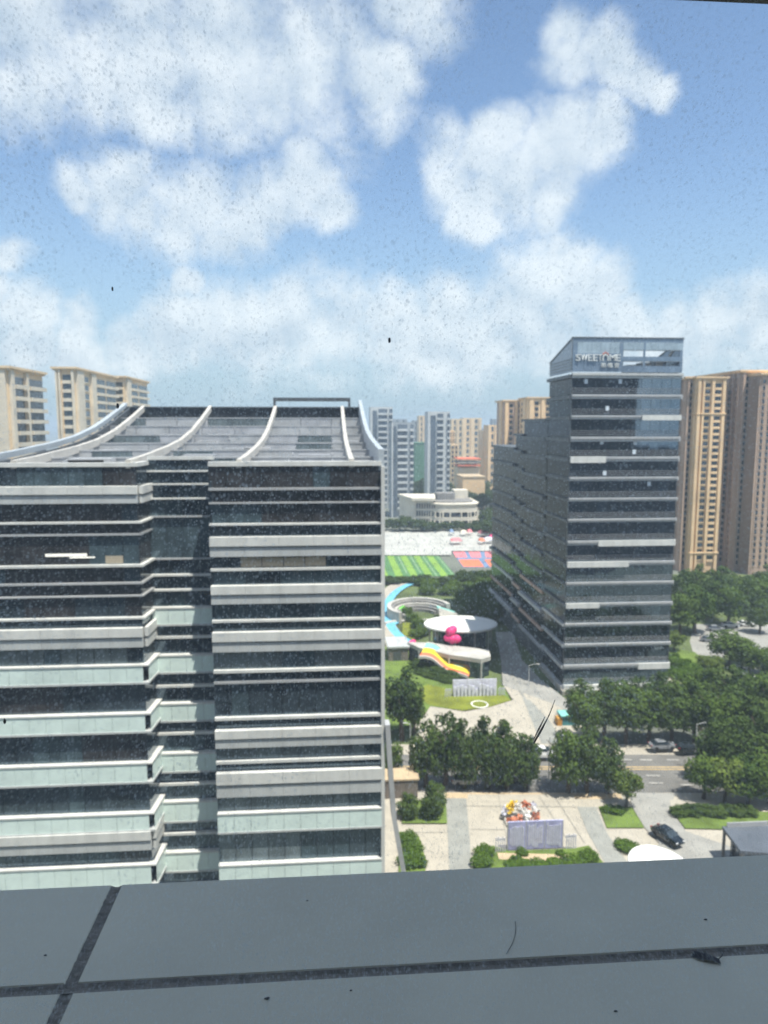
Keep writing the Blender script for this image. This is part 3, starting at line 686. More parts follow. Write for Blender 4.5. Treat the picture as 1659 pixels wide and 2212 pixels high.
# ------------------------------------------------------------------ apartment towers
def apartment(name, label, X0, X1, Y0, Y1, top, fl, wall, front=(), left=(), right=(), base=0, wside=None, cornice=None, trim=None, group=None, lines=(), n_max=40, cat='apartment tower', tfac=.62, win=None):
    """front / left / right: list of (a, b, kind) columns across a face; kind w = window, b = balcony, p = pilaster, s = recessed strip"""
    t = thing(name, label, cat, ((X0 + X1) / 2, Y0, base), group)
    W = win or M_win
    q = MB(); q.box(X0, X1, Y0, Y1, base, top); q.build('wall', wall, t)
    if cornice:
        q = MB(); q.box(X0 - .6, X1 + .6, Y0 - .6, Y1 + .6, top + .002, top + .5); q.box(X0 - 1.1, X1 + 1.1, Y0 - 1.1, Y1 + 1.1, top + .5, top + 1.1); q.build('cornice', cornice, t)
    nf = int(min(n_max, (top - base - 3) / fl))
    for face, cols in (('f', front), ('l', left), ('r', right)):
        for (a, c, kind) in cols:
            if face == 'f': u0, u1 = X0 + (X1 - X0) * a, X0 + (X1 - X0) * c
            else: u0, u1 = Y0 + (Y1 - Y0) * a, Y0 + (Y1 - Y0) * c
            def bx(d0, d1, z0, z1, nm, m, e=0):
                if face == 'f': return piece(nm, t, m, u0 - e, u1 + e, Y0 - d1, Y0 - d0, z0, z1)
                elif face == 'l': return piece(nm, t, m, X0 - d1, X0 - d0, u0 - e, u1 + e, z0, z1)
                else: return piece(nm, t, m, X1 + d0, X1 + d1, u0 - e, u1 + e, z0, z1)
            if kind == 'p':
                bx(.0, .75, base, top - .02, 'pilaster', trim or wall); continue
            if kind == 'd':
                bx(.0, .04, base, top - fl * .6, 'glazed_strip', W); continue
            for k in range(nf):
                z = top - 1.4 - k * fl
                if kind == 'w':
                    o = bx(.003, .06, z - fl * tfac, z, 'window', W)
                    if fl * tfac > 1.2:
                        q = bx(.003, .28, z - fl * tfac - .25, z - fl * tfac, 'sill', trim or wall, .1); q.parent = o; q.location = q.location - o.location
                elif kind == 'b':
                    bx(.003, .05, z - fl * .75, z, 'window', W)
                    bx(.003, 1.2, z - fl, z - fl + fl * .34, 'balcony', trim or wall, .08)
                elif kind == 'c':
                    bx(.003, .05, z - fl * .62, z, 'window', W)
                    bx(.003, .5, z - fl, z - fl * .62, 'balcony', trim or wall, .0)
    for (yy, m) in lines:
        q = MB(); q.box(X0 - .5, X1 + .5, Y0 - .95, Y1 + .5, yy, yy + .5); q.build('string_course', m, t)
    return t
def px_tower(px0, px1, ytop, Y, depth, **k):
    """front face between two columns of the photograph, standing at distance Y"""
    a, c = aty(px0, 920, Y), aty(px1, 920, Y); return dict(X0=a.x, X1=c.x, Y0=Y, Y1=Y + depth, top=aty((px0 + px1) / 2, ytop, Y).z, **k)

# right edge: tall tan towers, shaded wings painted a darker tan
p = px_tower(1503, 1562, 820, 264, 2.6)
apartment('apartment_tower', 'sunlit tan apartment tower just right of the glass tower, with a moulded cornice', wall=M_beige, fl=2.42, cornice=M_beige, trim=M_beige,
          front=((0, .1, 'p'), (.17, .24, 'p'), (.28, .46, 'w'), (.5, .6, 'p'), (.63, .86, 'c'), (.89, 1, 'p')), left=((.1, .3, 'p'), (.45, .6, 'w'), (.75, .95, 'p')),
          lines=((aty(1530, 895, 264).z, M_beige), (aty(1520, 1195, 264).z, M_beige)), **p)
p = px_tower(1479, 1507, 820, 266.7, 14); p['X1'] -= .15
apartment('apartment_tower', 'narrow shaded tan tower wing with one dark window column between two towers', wall=M_tanshade, fl=2.42, cornice=M_beige, trim=M_tanshade, front=((.05, .2, 'p'), (.3, .55, 'w'), (.7, .95, 'p')), left=((.2, .4, 'p'), (.6, .8, 'p')), **p)
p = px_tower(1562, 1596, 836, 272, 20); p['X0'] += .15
apartment('apartment_tower', 'brown shaded tower wing with close pilasters, between the lit tower and the corner tower', wall=M_tanshade, fl=2.42, trim=M_tanshade, front=((0, .12, 'p'), (.2, .32, 'w'), (.4, .5, 'p'), (.6, .75, 'w'), (.85, 1, 'p')), **p)
p = px_tower(1596, 1700, 806, 265, 34)
cols = tuple((k / 10 + .015, k / 10 + .05, 'p') for k in range(10)) + tuple((k / 10 + .062, k / 10 + .095, 'w') for k in range(10))
apartment('apartment_tower', 'tall brown apartment tower at the right edge, mostly in shade, sunlit only at its top', wall=M_tanshade, fl=2.42, cornice=M_beige, trim=M_tanshade, front=((.02, .07, 'p'), (.1, .14, 'w'), (.17, .22, 'p'), (.25, .29, 'w'), (.32, .36, 'p')), left=cols, **p)
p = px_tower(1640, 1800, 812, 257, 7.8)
apartment('apartment_tower', 'front wing of brown tower at the right edge casting shade on its neighbour', wall=M_tanshade, fl=2.42, cornice=M_beige, trim=M_tanshade, front=tuple((k / 12 + .02, k / 12 + .05, 'w') for k in range(12)),
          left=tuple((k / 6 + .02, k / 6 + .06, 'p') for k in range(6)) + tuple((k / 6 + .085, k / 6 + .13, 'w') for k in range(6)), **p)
q = MB(); a, c = aty(1476, 1240, 262), aty(1640, 1240, 262)
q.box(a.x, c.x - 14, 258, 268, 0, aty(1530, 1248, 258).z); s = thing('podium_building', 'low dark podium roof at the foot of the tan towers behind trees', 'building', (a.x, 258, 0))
q.build('wall', M_tanshade, s); q2 = MB(); q2.box(a.x - .4, c.x - 13.6, 257.6, 268.4, aty(1530, 1248, 258).z + .003, aty(1530, 1248, 258).z + .5); q2.build('roof', M_concd, s)
# left edge: cream towers
cl = ((.02, .2, 'p'), (.24, .96, 'c'))
Y = 190; x1 = aty(22, 900, Y).x
q = aty(85, 900, Y + 27)
apartment('apartment_tower', 'cream apartment tower with banded white balconies at the far left edge', x1 - 14, x1, Y, Y + 22, aty(22, 800, Y).z, 2.95, M_cream, front=((.2, .5, 'b'), (.55, .72, 'w'), (.78, .97, 'p'),), right=((.02, .1, 'p'), (.13, .42, 'b'), (.44, .5, 'p'), (.52, .99, 'b')), cornice=M_cream, trim=M_creamw, n_max=9, base=0, win=M_winlt)
Y = 246; x0, x1 = aty(124, 900, Y).x, aty(165, 900, Y).x
apartment('apartment_tower', 'cream and tan tower with a dark glazed strip, left of the curved roof', x0, x1, Y, Y + 46, aty(145, 800, Y).z, 2.9, M_cream, front=((.02, .12, 'p'), (.18, .28, 'p'), (.38, .82, 'c'), (.86, .98, 'p')), right=((.02, .16, 'p'), (.2, .3, 'w'), (.34, .44, 'p'), (.47, .7, 'b'), (.73, .99, 'b')), cornice=M_cream, trim=M_creamw, n_max=11, win=M_winlt)
Y = 298; x0, x1 = aty(226, 900, Y).x, aty(272, 900, Y).x
apartment('apartment_tower', 'smaller cream tower with white balconies half hidden by the curved roof', x0, x1, Y, Y + 36, aty(260, 818, Y).z, 2.9, M_cream, front=((.1, .3, 'w'), (.5, .9, 'b')), right=((.05, .2, 'p'), (.25, .55, 'b'), (.6, .98, 'b')), cornice=M_cream, trim=M_creamw, n_max=10, win=M_winlt)
# centre: grey slab towers with stacked balconies
g3 = 'grey towers with stacked balconies'
p = px_tower(846, 893, 912, 440, 16); apartment('apartment_tower', 'blue grey balcony tower, lowest and nearest of three slim grey towers', wall=M_bgrey, fl=4.0, trim=M_pgrey, front=((0, .22, 'd'), (.0, .06, 'p'), (.28, .72, 'b'), (.86, 1, 'b')), win=mat('blue_glazing', (.12, .15, .19), .2, .2, .1), **p)
p = px_tower(800, 848, 879, 490, 16); apartment('apartment_tower', 'pale grey balcony tower partly behind the curved roof edge', wall=M_pgrey, fl=4.0, trim=M_pgrey, front=((.1, .3, 'd'), (.36, .76, 'b'), (.84, 1, 'b')), win=MATS['blue_glazing'], **p)
p = px_tower(924, 972, 889, 480, 16); apartment('apartment_tower', 'pale grey balcony tower rising behind the cream rounded school', wall=M_pgrey, fl=4.2, trim=M_pgrey, front=((0, .1, 'p'), (.12, .36, 'd'), (.42, .7, 'b'), (.88, 1, 'b')), win=MATS['blue_glazing'], **p)
p = px_tower(1088, 1135, 868, 420, 18); apartment('apartment_tower', 'tan tower seen over the rear wing of the glass tower', wall=M_tanshade, fl=3.2, cornice=M_beige, trim=M_beige, front=((.05, .2, 'p'), (.25, .4, 'w'), (.5, .62, 'p'), (.68, .85, 'w')), left=((.2, .5, 'p'),), n_max=8, **p)
p = px_tower(1140, 1196, 862, 400, 18); apartment('apartment_tower', 'taller tan tower seen between the rear wing and the glass tower', wall=M_beige, fl=3.2, cornice=M_beige, trim=M_beige, front=((.05, .2, 'p'), (.25, .4, 'w'), (.5, .62, 'p'), (.68, .85, 'w')), left=((.2, .5, 'p'), (.6, .8, 'w')), n_max=8, **p)
# hazy skyline
sky = [(975, 1002, 905, 760, M_cream, 'pale cream tower, first beside the grey balcony tower on the skyline'), (1000, 1040, 903, 780, M_cream, 'broad pale tan twin tower at the centre of the hazy skyline'),
       (1020, 1040, 912, 830, M_bgrey, 'thin blue grey tower behind the pale twin tower on the skyline'), (1043, 1062, 930, 640, M_cream, 'short cream tower with stepped top on the skyline'),
       (1055, 1088, 918, 620, M_beige, 'warm cream tower beside the rear wing of the glass tower'), (893, 912, 908, 900, M_bgrey, 'faint blue tower in the gap between two grey balcony towers'), (905, 924, 898, 870, M_cream, 'faint tan tower in the gap between two grey balcony towers'),
       (1028, 1046, 925, 1100, M_bgrey, 'faintest distant tower at the end of the skyline'), (972, 982, 930, 640, M_beige, 'low tan slab at the foot of the pale cream tower'), (850, 880, 905, 1000, M_bgrey, 'faint grey block over the roof of the nearest grey tower'),
       (985, 1000, 925, 1000, M_bgrey, 'distant grey tower in the notch of the skyline'), (1064, 1078, 905, 1150, M_bgrey, 'far blue grey tower right of the skyline gap')]
for (a, c, yt, Y, m, lab) in sky:
    p = px_tower(a, c, yt, Y, 20); apartment('distant_tower', lab, wall=m, fl=6.5, trim=m, front=((.0, .14, 'p'), (.2, .34, 'w'), (.42, .55, 'p'), (.64, .8, 'w'), (.86, 1., 'p')), cat='tower', n_max=12, win=M_winlt, **p)
p = px_tower(975, 990, 960, 620, 14); apartment('distant_tower', 'short tan block standing before the hazy towers', wall=M_beige, fl=4, trim=M_beige, front=((.1, .4, 'w'), (.6, .9, 'w')), cat='tower', n_max=8, **p)
q = MB(); a, c = aty(896, 985, 600), aty(921, 985, 600); t = thing('netted_block', 'low block wrapped in green netting between two grey towers', 'building', (a.x, 600, 0)); q.box(a.x, c.x, 600, 620, 0, aty(910, 958, 600).z); q.build('wall', M_green, t); q = MB(); q.box(a.x - .3, c.x + .3, 599.7, 620.3, aty(910, 958, 600).z + .01, aty(910, 956, 600).z); q.build('roof', M_green, t)
q = MB(); a, c = aty(990, 1005, 560), aty(1036, 1005, 560); t = thing('red_roofed_block', 'low block with orange red roof bands below the hazy towers', 'building', (a.x, 560, 0)); q.box(a.x, c.x, 560, 580, 0, aty(1010, 1010, 560).z); q.build('wall', M_cream, t)
for k in range(3):
    q = MB(); z = aty(1010, 990 + k * 7, 560).z; q.box(a.x - .5, c.x + .5, 558.5 - k * .5, 580, z - 1, z); q.build('roof', M_orange if k % 2 == 0 else M_concd, t)
q = MB(); a, c = aty(1000, 1030, 480), aty(1048, 1030, 480); t = thing('flat_roofed_block', 'long tan flat roofed block among trees behind the school', 'building', (a.x, 480, 0)); q.box(a.x, c.x, 480, 505, 0, aty(1020, 1032, 480).z); q.build('wall', M_beige, t); q = MB(); q.box(a.x - .4, c.x + .4, 479.6, 505.4, aty(1020, 1032, 480).z + .003, aty(1020, 1030, 480).z + .3); q.build('roof', M_tan, t)

# ------------------------------------------------------------------ cream school with rounded tiers
def school():
    c = at(985, 1142); t = thing('school_building', 'cream low building with rounded balconied tiers in front of a grey tower', 'building', c)
    pm = FPX / (c.y * .99)
    rx, ry = 60 / pm, 22
    def outline(sx, dy=0):
        P = []
        for k in range(25):
            a = math.pi + math.pi * k / 24; e = .75
            P.append((c.x + math.copysign(abs(math.cos(a)) ** e, math.cos(a)) * rx * sx, c.y + 12 + dy + math.copysign(abs(math.sin(a)) ** e, math.sin(a)) * 12 * sx))
        return P + [(c.x + rx * sx, c.y + 34), (c.x - rx * sx, c.y + 34)]
    for k in range(3):
        z0 = k * 4.6; s = 1 - k * .03
        q = MB(); q.prism(outline(s * .965, .5), z0 + 1.5, z0 + 4.2); q.build('wall', M_win if k < 2 else M_school, t)
        q = MB(); q.prism(outline(s), z0 + (0 if k == 0 else -.4), z0 + 1.5); q.build('balcony', M_school, t)
        if k < 2:
            for j in range(13):
                P = outline(s)[1 + j * 23 // 13]; piece('column', t, M_school, P[0] - .35, P[0] + .35, P[1] + .1, P[1] + .9, z0 + 1.5, z0 + 4.2)
    q = MB(); q.prism(outline(.97), 12.9, 13.6); q.build('roof', M_school, t)
    q = MB(); q.prism(outline(.8, 3), 13.6, 14.4); q.build('roof_terrace', M_concd, t)
    xl = c.x - rx * 1.5
    q = MB(); q.prism([(xl, c.y + 8), (c.x - rx * .8, c.y + 5), (c.x - rx * .6, c.y + 30), (xl - 6, c.y + 32)], 0, 15); q.build('side_wing', M_school, t)
    for j in range(8):
        for k in range(3): piece('window', t, M_win, xl + 1.2 + j * 1.35, xl + 2.0 + j * 1.35, c.y + 7.2 - j * .35, c.y + 8 - j * .33, 2 + k * 4.3, 5 + k * 4.3)
    q = MB(); q.prism([(xl - 1.5, c.y + 6), (c.x - rx * .75, c.y + 3.4), (c.x - rx * .5, c.y + 31), (xl - 7, c.y + 33)], 15.01, 16.4); q.build('roof', M_school, t)
    q = MB(); q.box(c.x - 8, c.x + 2, c.y + 16, c.y + 26, 14.4, 18); q.build('roof_plant', M_concd, t)
    q = MB(); q.box(c.x + 3, c.x + rx * .75, c.y + 24, c.y + 34, 13.6, 19); q.build('rear_storey', M_school, t)
school()

# ------------------------------------------------------------------ park pavilion, canopy, slide
def park():
    # ring of seating steps
    c = at(906, 1332); t = thing('amphitheatre', 'curved grey amphitheatre of rising steps inside the blue path', 'amphitheatre', c)
    def arc(r0, r1, z0, z1, a0=20, a1=238, m=M_conc, name='step'):
        q = MB(); n = 26; rings = []
        for k in range(n + 1):
            a = math.radians(a0 + (a1 - a0) * k / n); ca, sa = math.cos(a), math.sin(a) * 1.15
            rings.append([(c.x + r0 * ca, c.y + r0 * sa, z0), (c.x + r1 * ca, c.y + r1 * sa, z0), (c.x + r1 * ca, c.y + r1 * sa, z1), (c.x + r0 * ca, c.y + r0 * sa, z1)])
        q.loft(rings); q.build(name, m, t)
    arc(8.4, 9.6, 0, 3.3, 10, 225); arc(7.4, 8.39, 0, 2.7, 15, 222, M_concd); arc(6.6, 7.39, 0, 2.2, 18, 234, M_conc); arc(5.8, 6.59, 0, 1.5, 18, 232, M_concd); arc(4.9, 5.79, 0, .9, 20, 230, M_concd)
    q = MB(); q.tube([(c.x - 2 + 9 * math.cos(a), c.y - 9 + 3 * math.sin(a), .5) for a in [math.pi * k / 8 for k in range(9)]], .5); q.build('bench', M_conc, t)
    # terrace deck; dark glass front put in for the shaded opening below
    zt = 4.6; P = [at(880, 1387, zt), at(925, 1388, zt), at(985, 1395, zt), at(1056, 1403, zt), at(1060, 1418, zt), at(1040, 1424, zt), at(970, 1414, zt), at(905, 1399, zt)]
    t = thing('park_pavilion', 'low park pavilion with pale curved terrace edge and a dark-filled shaded opening', 'pavilion', (P[2].x, P[2].y, 0))
    q = MB(); q.prism([(p.x, p.y) for p in P], zt - .9, zt); q.build('terrace', M_conc, t)
    cx_, cy_ = sum(p.x for p in P) / len(P), sum(p.y for p in P) / len(P)
    q = MB(); q.prism([(cx_ + (p.x - cx_) * .97, cy_ + (p.y - cy_) * .93) for p in P], 0, zt - .91); q.build('wall', M_glass_d, t)
    for k in range(9):
        f = k / 8; p = P[7].lerp(P[5], f); piece('window_pane', t, M_glass_d, p.x - .7, p.x + .7, p.y + .12, p.y + .2, .2, zt - 1.0)  # dark panes fill the opening where only shade lies
    for p in (P[7], P[6], P[5]):
        q = MB(); q.tube([(p.x, p.y + .05, 0), (p.x, p.y + .05, zt - .9)], .2); q.build('column', M_conc, t)
    # white disc canopy
    d = at(995, 1346, 7.2); t = thing('disc_canopy', 'large white elliptical canopy roof over a dark glazed drum', 'canopy', (d.x, d.y, 0))
    pm = FPX / (d - Vector((0, 0, H))).dot(fw); rx, ry = 80 / pm, 7.4
    q = MB(); E = lambda s, z: [(d.x + rx * s * math.cos(a), d.y + ry * s * math.sin(a), z) for a in [2 * math.pi * k / 40 for k in range(40)]]
    q.loft([E(.9, 6.5), E(.99, 6.7), E(1, 7.0), E(.99, 7.2), E(.9, 7.35), E(.4, 7.5)]); q.build('roof', M_disc, t)
    q = MB(); q.loft([[(x, y + .8, z) for x, y, z in E(.72, 0)], [(x, y + .8, z) for x, y, z in E(.72, 6.5)]]); q.build('wall', M_glass_d, t)
    for k in range(10):
        a = 2 * math.pi * k / 10; q = MB(); q.tube([(d.x + rx * .84 * math.cos(a), d.y + ry * .84 * math.sin(a), 0), (d.x + rx * .84 * math.cos(a), d.y + ry * .84 * math.sin(a), 6.6)], .18); q.build('column', M_conc, t)
    # rainbow slide running down from the terrace
    A, B = at(914, 1402, 5.2), at(1016, 1452, .9)
    t = thing('rainbow_slide', 'wavy slide with orange, yellow and teal lanes running down from the terrace', 'slide', (B.x, B.y, 0))
    dv = (B - A); dv.z = 0; L = dv.length; dv.normalize(); nv = Vector((-dv.y, dv.x, 0))
    edges = [-3.6, -3.2, -1.5, .6, 2.6, 3.0]
    for j, (m, nm) in enumerate(((M_conc, 'side_rail'), (M_orange, 'lane'), (M_yellow, 'lane'), (M_teal, 'lane'), (M_conc, 'side_rail'))):
        rings = []
        for k in range(25):
            f = k / 24; c0 = A.lerp(B, f) + Vector((0, 0, .4 * math.sin(f * 9))) + nv * (1.1 * math.sin(f * 6))
            o0, o1 = edges[j], edges[j + 1] - .02; e = .16 if nm == 'side_rail' else 0; T = lambda o, z: c0 + nv * o * (1 - .35 * f) + Vector((0, 0, z + .22 * o * (1 - .5 * f)))
            rings.append([T(o0, -.4), T(o1, -.4), T(o1, e), T(o0, e)])
        q = MB(); q.loft(rings); q.build(nm, m, t)
    for f in (.1, .4, .7):
        p = A.lerp(B, f); q = MB(); q.tube([(p.x, p.y, 0), (p.x, p.y, p.z - .4)], .2); q.build('post', M_conc, t)
    # dark planted bank below the slide
    # pink sculptures
    for (px, py, s, lab, loc) in ((976, 1392, 1.15, 'big bright pink balloon-like sculpture under the edge of the white canopy', 0), (891, 1408, .8, 'small bright pink balloon-like sculpture beside the end of the blue path', 0)):
        b = at(px, py, 4.6 if s > 1 else 0); t = thing('pink_sculpture', lab, 'sculpture', b)
        q = MB(); q.tube([b, b + Vector((0, 0, 1.2 * s))], .35 * s, 8); q.build('stem', M_pink, t)
        for (ox, oy, oz, r) in ((-.25, 0, 2.75, 1.1), (.25, .2, 3.1, .9), (-.8, .1, 1.4, .9), (.95, -.1, 1.15, 1.0), (.1, -.35, 1.3, 1.05)):
            q = MB(); q.ball((b.x + ox * s, b.y + oy * s, b.z + oz * s), r * s, r * s, r * s * .9, 12, 8, wob=.04); q.build('lobe', M_pink, t, True)
    # bright green mound and teal slide inside the ring
    b = at(858, 1322, 0); t = thing('play_mound', 'bright green play mound inside the amphitheatre', 'play mound', b); q = MB(); q.ball((b.x, b.y, .3), 2.8, 3.4, 1.7, 14, 8, wob=.05); q.ball((b.x - 1.2, b.y - 4, .2), 1.6, 2.4, 1.0, 12, 7, wob=.05); q.build('mound', M_lime, t, True)
    q = MB(); q.tube([(b.x + 1, b.y + 1, 1.8), (b.x + 2.4, b.y - 1, 1.2), (b.x + 3.4, b.y - 3, .4)], .5, 8); q.build('slide_tube', M_lime, t)
    A, B = at(945, 1312, 3.2), at(986, 1325, 1); t = thing('teal_ramp', 'teal and white ramp climbing to the right end of the amphitheatre', 'ramp', (B.x, B.y, 0))
    q = MB(); dv = B - A; rings = []
    for k in range(11):
        c0 = A.lerp(B, k / 10); rings.append([c0 + Vector((0, -2.2, -.4)), c0 + Vector((0, 2.2, -.4)), c0 + Vector((0, 2.2, 0)), c0 + Vector((0, -2.2, 0))])
    q.loft(rings); q.build('ramp_deck', M_teal, t)
    q = MB(); rings = [[p + Vector((0, -2.6, -3)) if i in (0, 1) else p for i, p in enumerate([A.lerp(B, k / 10) + Vector((0, -2.6, 0)), A.lerp(B, k / 10) + Vector((0, -2.21, 0)), A.lerp(B, k / 10) + Vector((0, -2.21, .5)), A.lerp(B, k / 10) + Vector((0, -2.6, .5))])] for k in range(11)]
    q.loft(rings); q.build('side_wall', M_conc, t)
    # kiosk
    a, c = at(840, 1432), at(882, 1432); t = thing('kiosk', 'small grey kiosk with flat pale roof beside the office block', 'kiosk', a)
    q = MB(); q.box(a.x, c.x, a.y, a.y + 6, 0, 3.6); q.build('wall', M_brbox, t); q = MB(); q.box(a.x - .3, c.x + .3, a.y - .3, a.y + 8, 3.603, 4.0); q.build('roof', M_whitegrey, t); piece('door', t, M_aludark, a.x + 1, a.x + 3, a.y - .05, a.y - .003, 0, 2.6)
    # oval planter
    b = at(1036, 1526, 0); t = thing('oval_planter', 'white oval dish planter at the tip of the lawn', 'planter', b)
    q = MB(); E2 = lambda r, z: [(b.x + r * math.cos(a), b.y + r * 1.15 * math.sin(a), z) for a in [2 * math.pi * k / 24 for k in range(24)]]
    q.loft([E2(1.5, .03), E2(1.75, .5), E2(1.5, .55), E2(1.35, .35)]); q.build('rim', M_disc, t); q = MB(); q.loft([E2(1.3, .2), E2(1.3, .4)]); q.build('water', M_winlt, t)
park()
# school yard tents and stands
for (px, py, w, m, lab) in ((1046, 1160, 26, M_pinkl, 'pink canopy tent at the back of the school yard'), (1062, 1170, 9, M_pink, 'tall red pink booth at the right end of the school yard'), (1040, 1178, 12, M_orange, 'red tent in front of the bright yard, right of the court post'), (985, 1178, 24, M_pinkl, 'pink low stand at the left front of the school yard'),
                            (1001, 1160, 14, M_creamw, 'white tent at the back of the school yard'), (1055, 1176, 20, M_lilac2, 'pale green white tent beside the red booth'), (975, 1158, 9, M_blued, 'small blue tent at the back left of the school yard'), (1064, 1196, 10, M_creamw, 'white tent above the orange court'), (1014, 1158, 10, M_pinkl, 'dull red small tent beside the white tent')):
    b = at(px, py); t = thing('tent', lab, 'tent', b); s = w / FPX * b.y
    q = MB(); q.loft([[(b.x - s / 2, b.y - 2.5, 2.4), (b.x + s / 2, b.y - 2.5, 2.4), (b.x + s / 2, b.y + 2.5, 2.4), (b.x - s / 2, b.y + 2.5, 2.4)], [(b.x - s * .3, b.y - .3, 3.6), (b.x + s * .3, b.y - .3, 3.6), (b.x + s * .3, b.y + .3, 3.6), (b.x - s * .3, b.y + .3, 3.6)]]); q.build('canopy', m, t)
    for sx in (-1, 1):
        for sy in (-1, 1): piece('leg', t, M_lamp, b.x + sx * s * .46 - .1, b.x + sx * s * .46 + .1, b.y + sy * 2.3 - .1, b.y + sy * 2.3 + .1, 0, 2.4)
b = at(1046, 1240); 

# ------------------------------------------------------------------ foreground plaza furniture
def hoarding(px0, px1, py, h, label, m, jag, depth=1.0):
    a, c = at(px0, py), at(px1, py); t = thing('display_board', label, 'display board', ((a.x + c.x) / 2, a.y, 0))
    n = 3; w = (c.x - a.x) / n
    for k in range(n):
        piece('board_panel', t, m, a.x + k * w + .06, a.x + (k + 1) * w - .06, a.y, a.y + .14, .35, h)
        q = MB()
        for j in range(7):
            x = a.x + k * w + .3 + j * (w - .5) / 7
            q.box(x, x + .16, a.y - .05, a.y - .003, .55 + RND.uniform(0, .6), h - .25 - RND.uniform(0, .7))
        q.build('raised_stroke', M_lilac2, t)
        if jag:
            q = MB()
            for j in range(4):
                x = a.x + k * w + j * w / 4 + .1; q.box(x, x + w / 6, a.y - .5, a.y - .3, .3 - .0, h * RND.uniform(.45, .8))
            q.build('cut_out', M_lilac2, t)
    for k in range(n + 1): piece('post', t, M_alu, a.x + k * w - .05, a.x + k * w + .05, a.y + .02, a.y + .3, 0, h - .1)
    for x, d in ((a.x - 1.7, -.4), (c.x + .35, -.4)):
        q = MB()
        for j in range(5): q.box(x + j * .3, x + j * .3 + .12, a.y + d, a.y + d + .1, .05, h * .55 + .15 * (j % 2))
        q.box(x, x + 1.32, a.y + d + .1, a.y + d + .16, h * .45, h * .5); q.build('side_rack', M_lilac2, t)
    q = MB(); q.box(a.x, c.x, a.y + .15, a.y + .22, h * .94, h); q.build('top_rail', M_lilac2, t)
hoarding(1096, 1218, 1841, 4.2, 'three lilac display boards standing at the edge of the front lawn', M_lilac, False)
hoarding(978, 1074, 1508, 3.9, 'white lilac cut-out display boards standing on the lawn across the road', M_lilac2, True)
def flowers():
    a, c = at(1094, 1789), at(1172, 1789); t = thing('flower_display', 'heap of yellow, orange and white flowers behind the lilac boards', 'flower display', ((a.x + c.x) / 2, a.y, 0))
    w = c.x - a.x; q = MB(); q.box(a.x, c.x, a.y - .2, a.y + 3.2, .02, .5); q.build('planter_box', M_conc, t)
    for nm, m, spots in (('yellow_bloom', M_yellow, ((.22, 2.6, 2.4), (.3, 2.9, 3.0), (.18, 2.2, 1.9))), ('orange_bloom', mat('coral_bloom', (.62, .22, .12), .8, .3, 2), ((.2, .6, 1.0), (.3, .7, 1.1), (.12, .8, .9), (.4, .8, 1.2), (.82, .9, 1.2), (.9, 1.4, 1.3), (.62, 2.8, 2.6), (.72, 2.6, 2.4))),
                         ('white_bloom', mat('white_bloom', (.80, .78, .74), .8, .08, 2), ((.55, .8, 1.5), (.6, 1.2, 1.9), (.48, 1.8, 1.9), (.68, .7, 1.1), (.44, 2.4, 2.2), (.55, 2.1, 2.3), (.95, 2.3, 1.9))), ('lilac_bloom', M_lilac2, ((.04, 2.2, 1.8), (.1, 2.6, 2.0), (.9, 2.8, 2.2)))):
        q = MB()
        for (fx, y, z) in spots:
            for k in range(26):
                v = Vector((RND.gauss(0, 1), RND.gauss(0, 1), RND.gauss(0, 1))).normalized() * RND.uniform(.3, .62)
                p = Vector((a.x + fx * w, a.y + y * .9, z * .75)) + v; r = RND.uniform(.1, .2)
                u = Vector((RND.uniform(-1, 1), RND.uniform(-1, 1), RND.uniform(-1, 1))).normalized(); e = u.orthogonal().normalized() * r; f = u.cross(e)
                q.face([p - e - f, p + e - f, p + e + f, p - e + f])
        q.build(nm, m, t)
flowers()
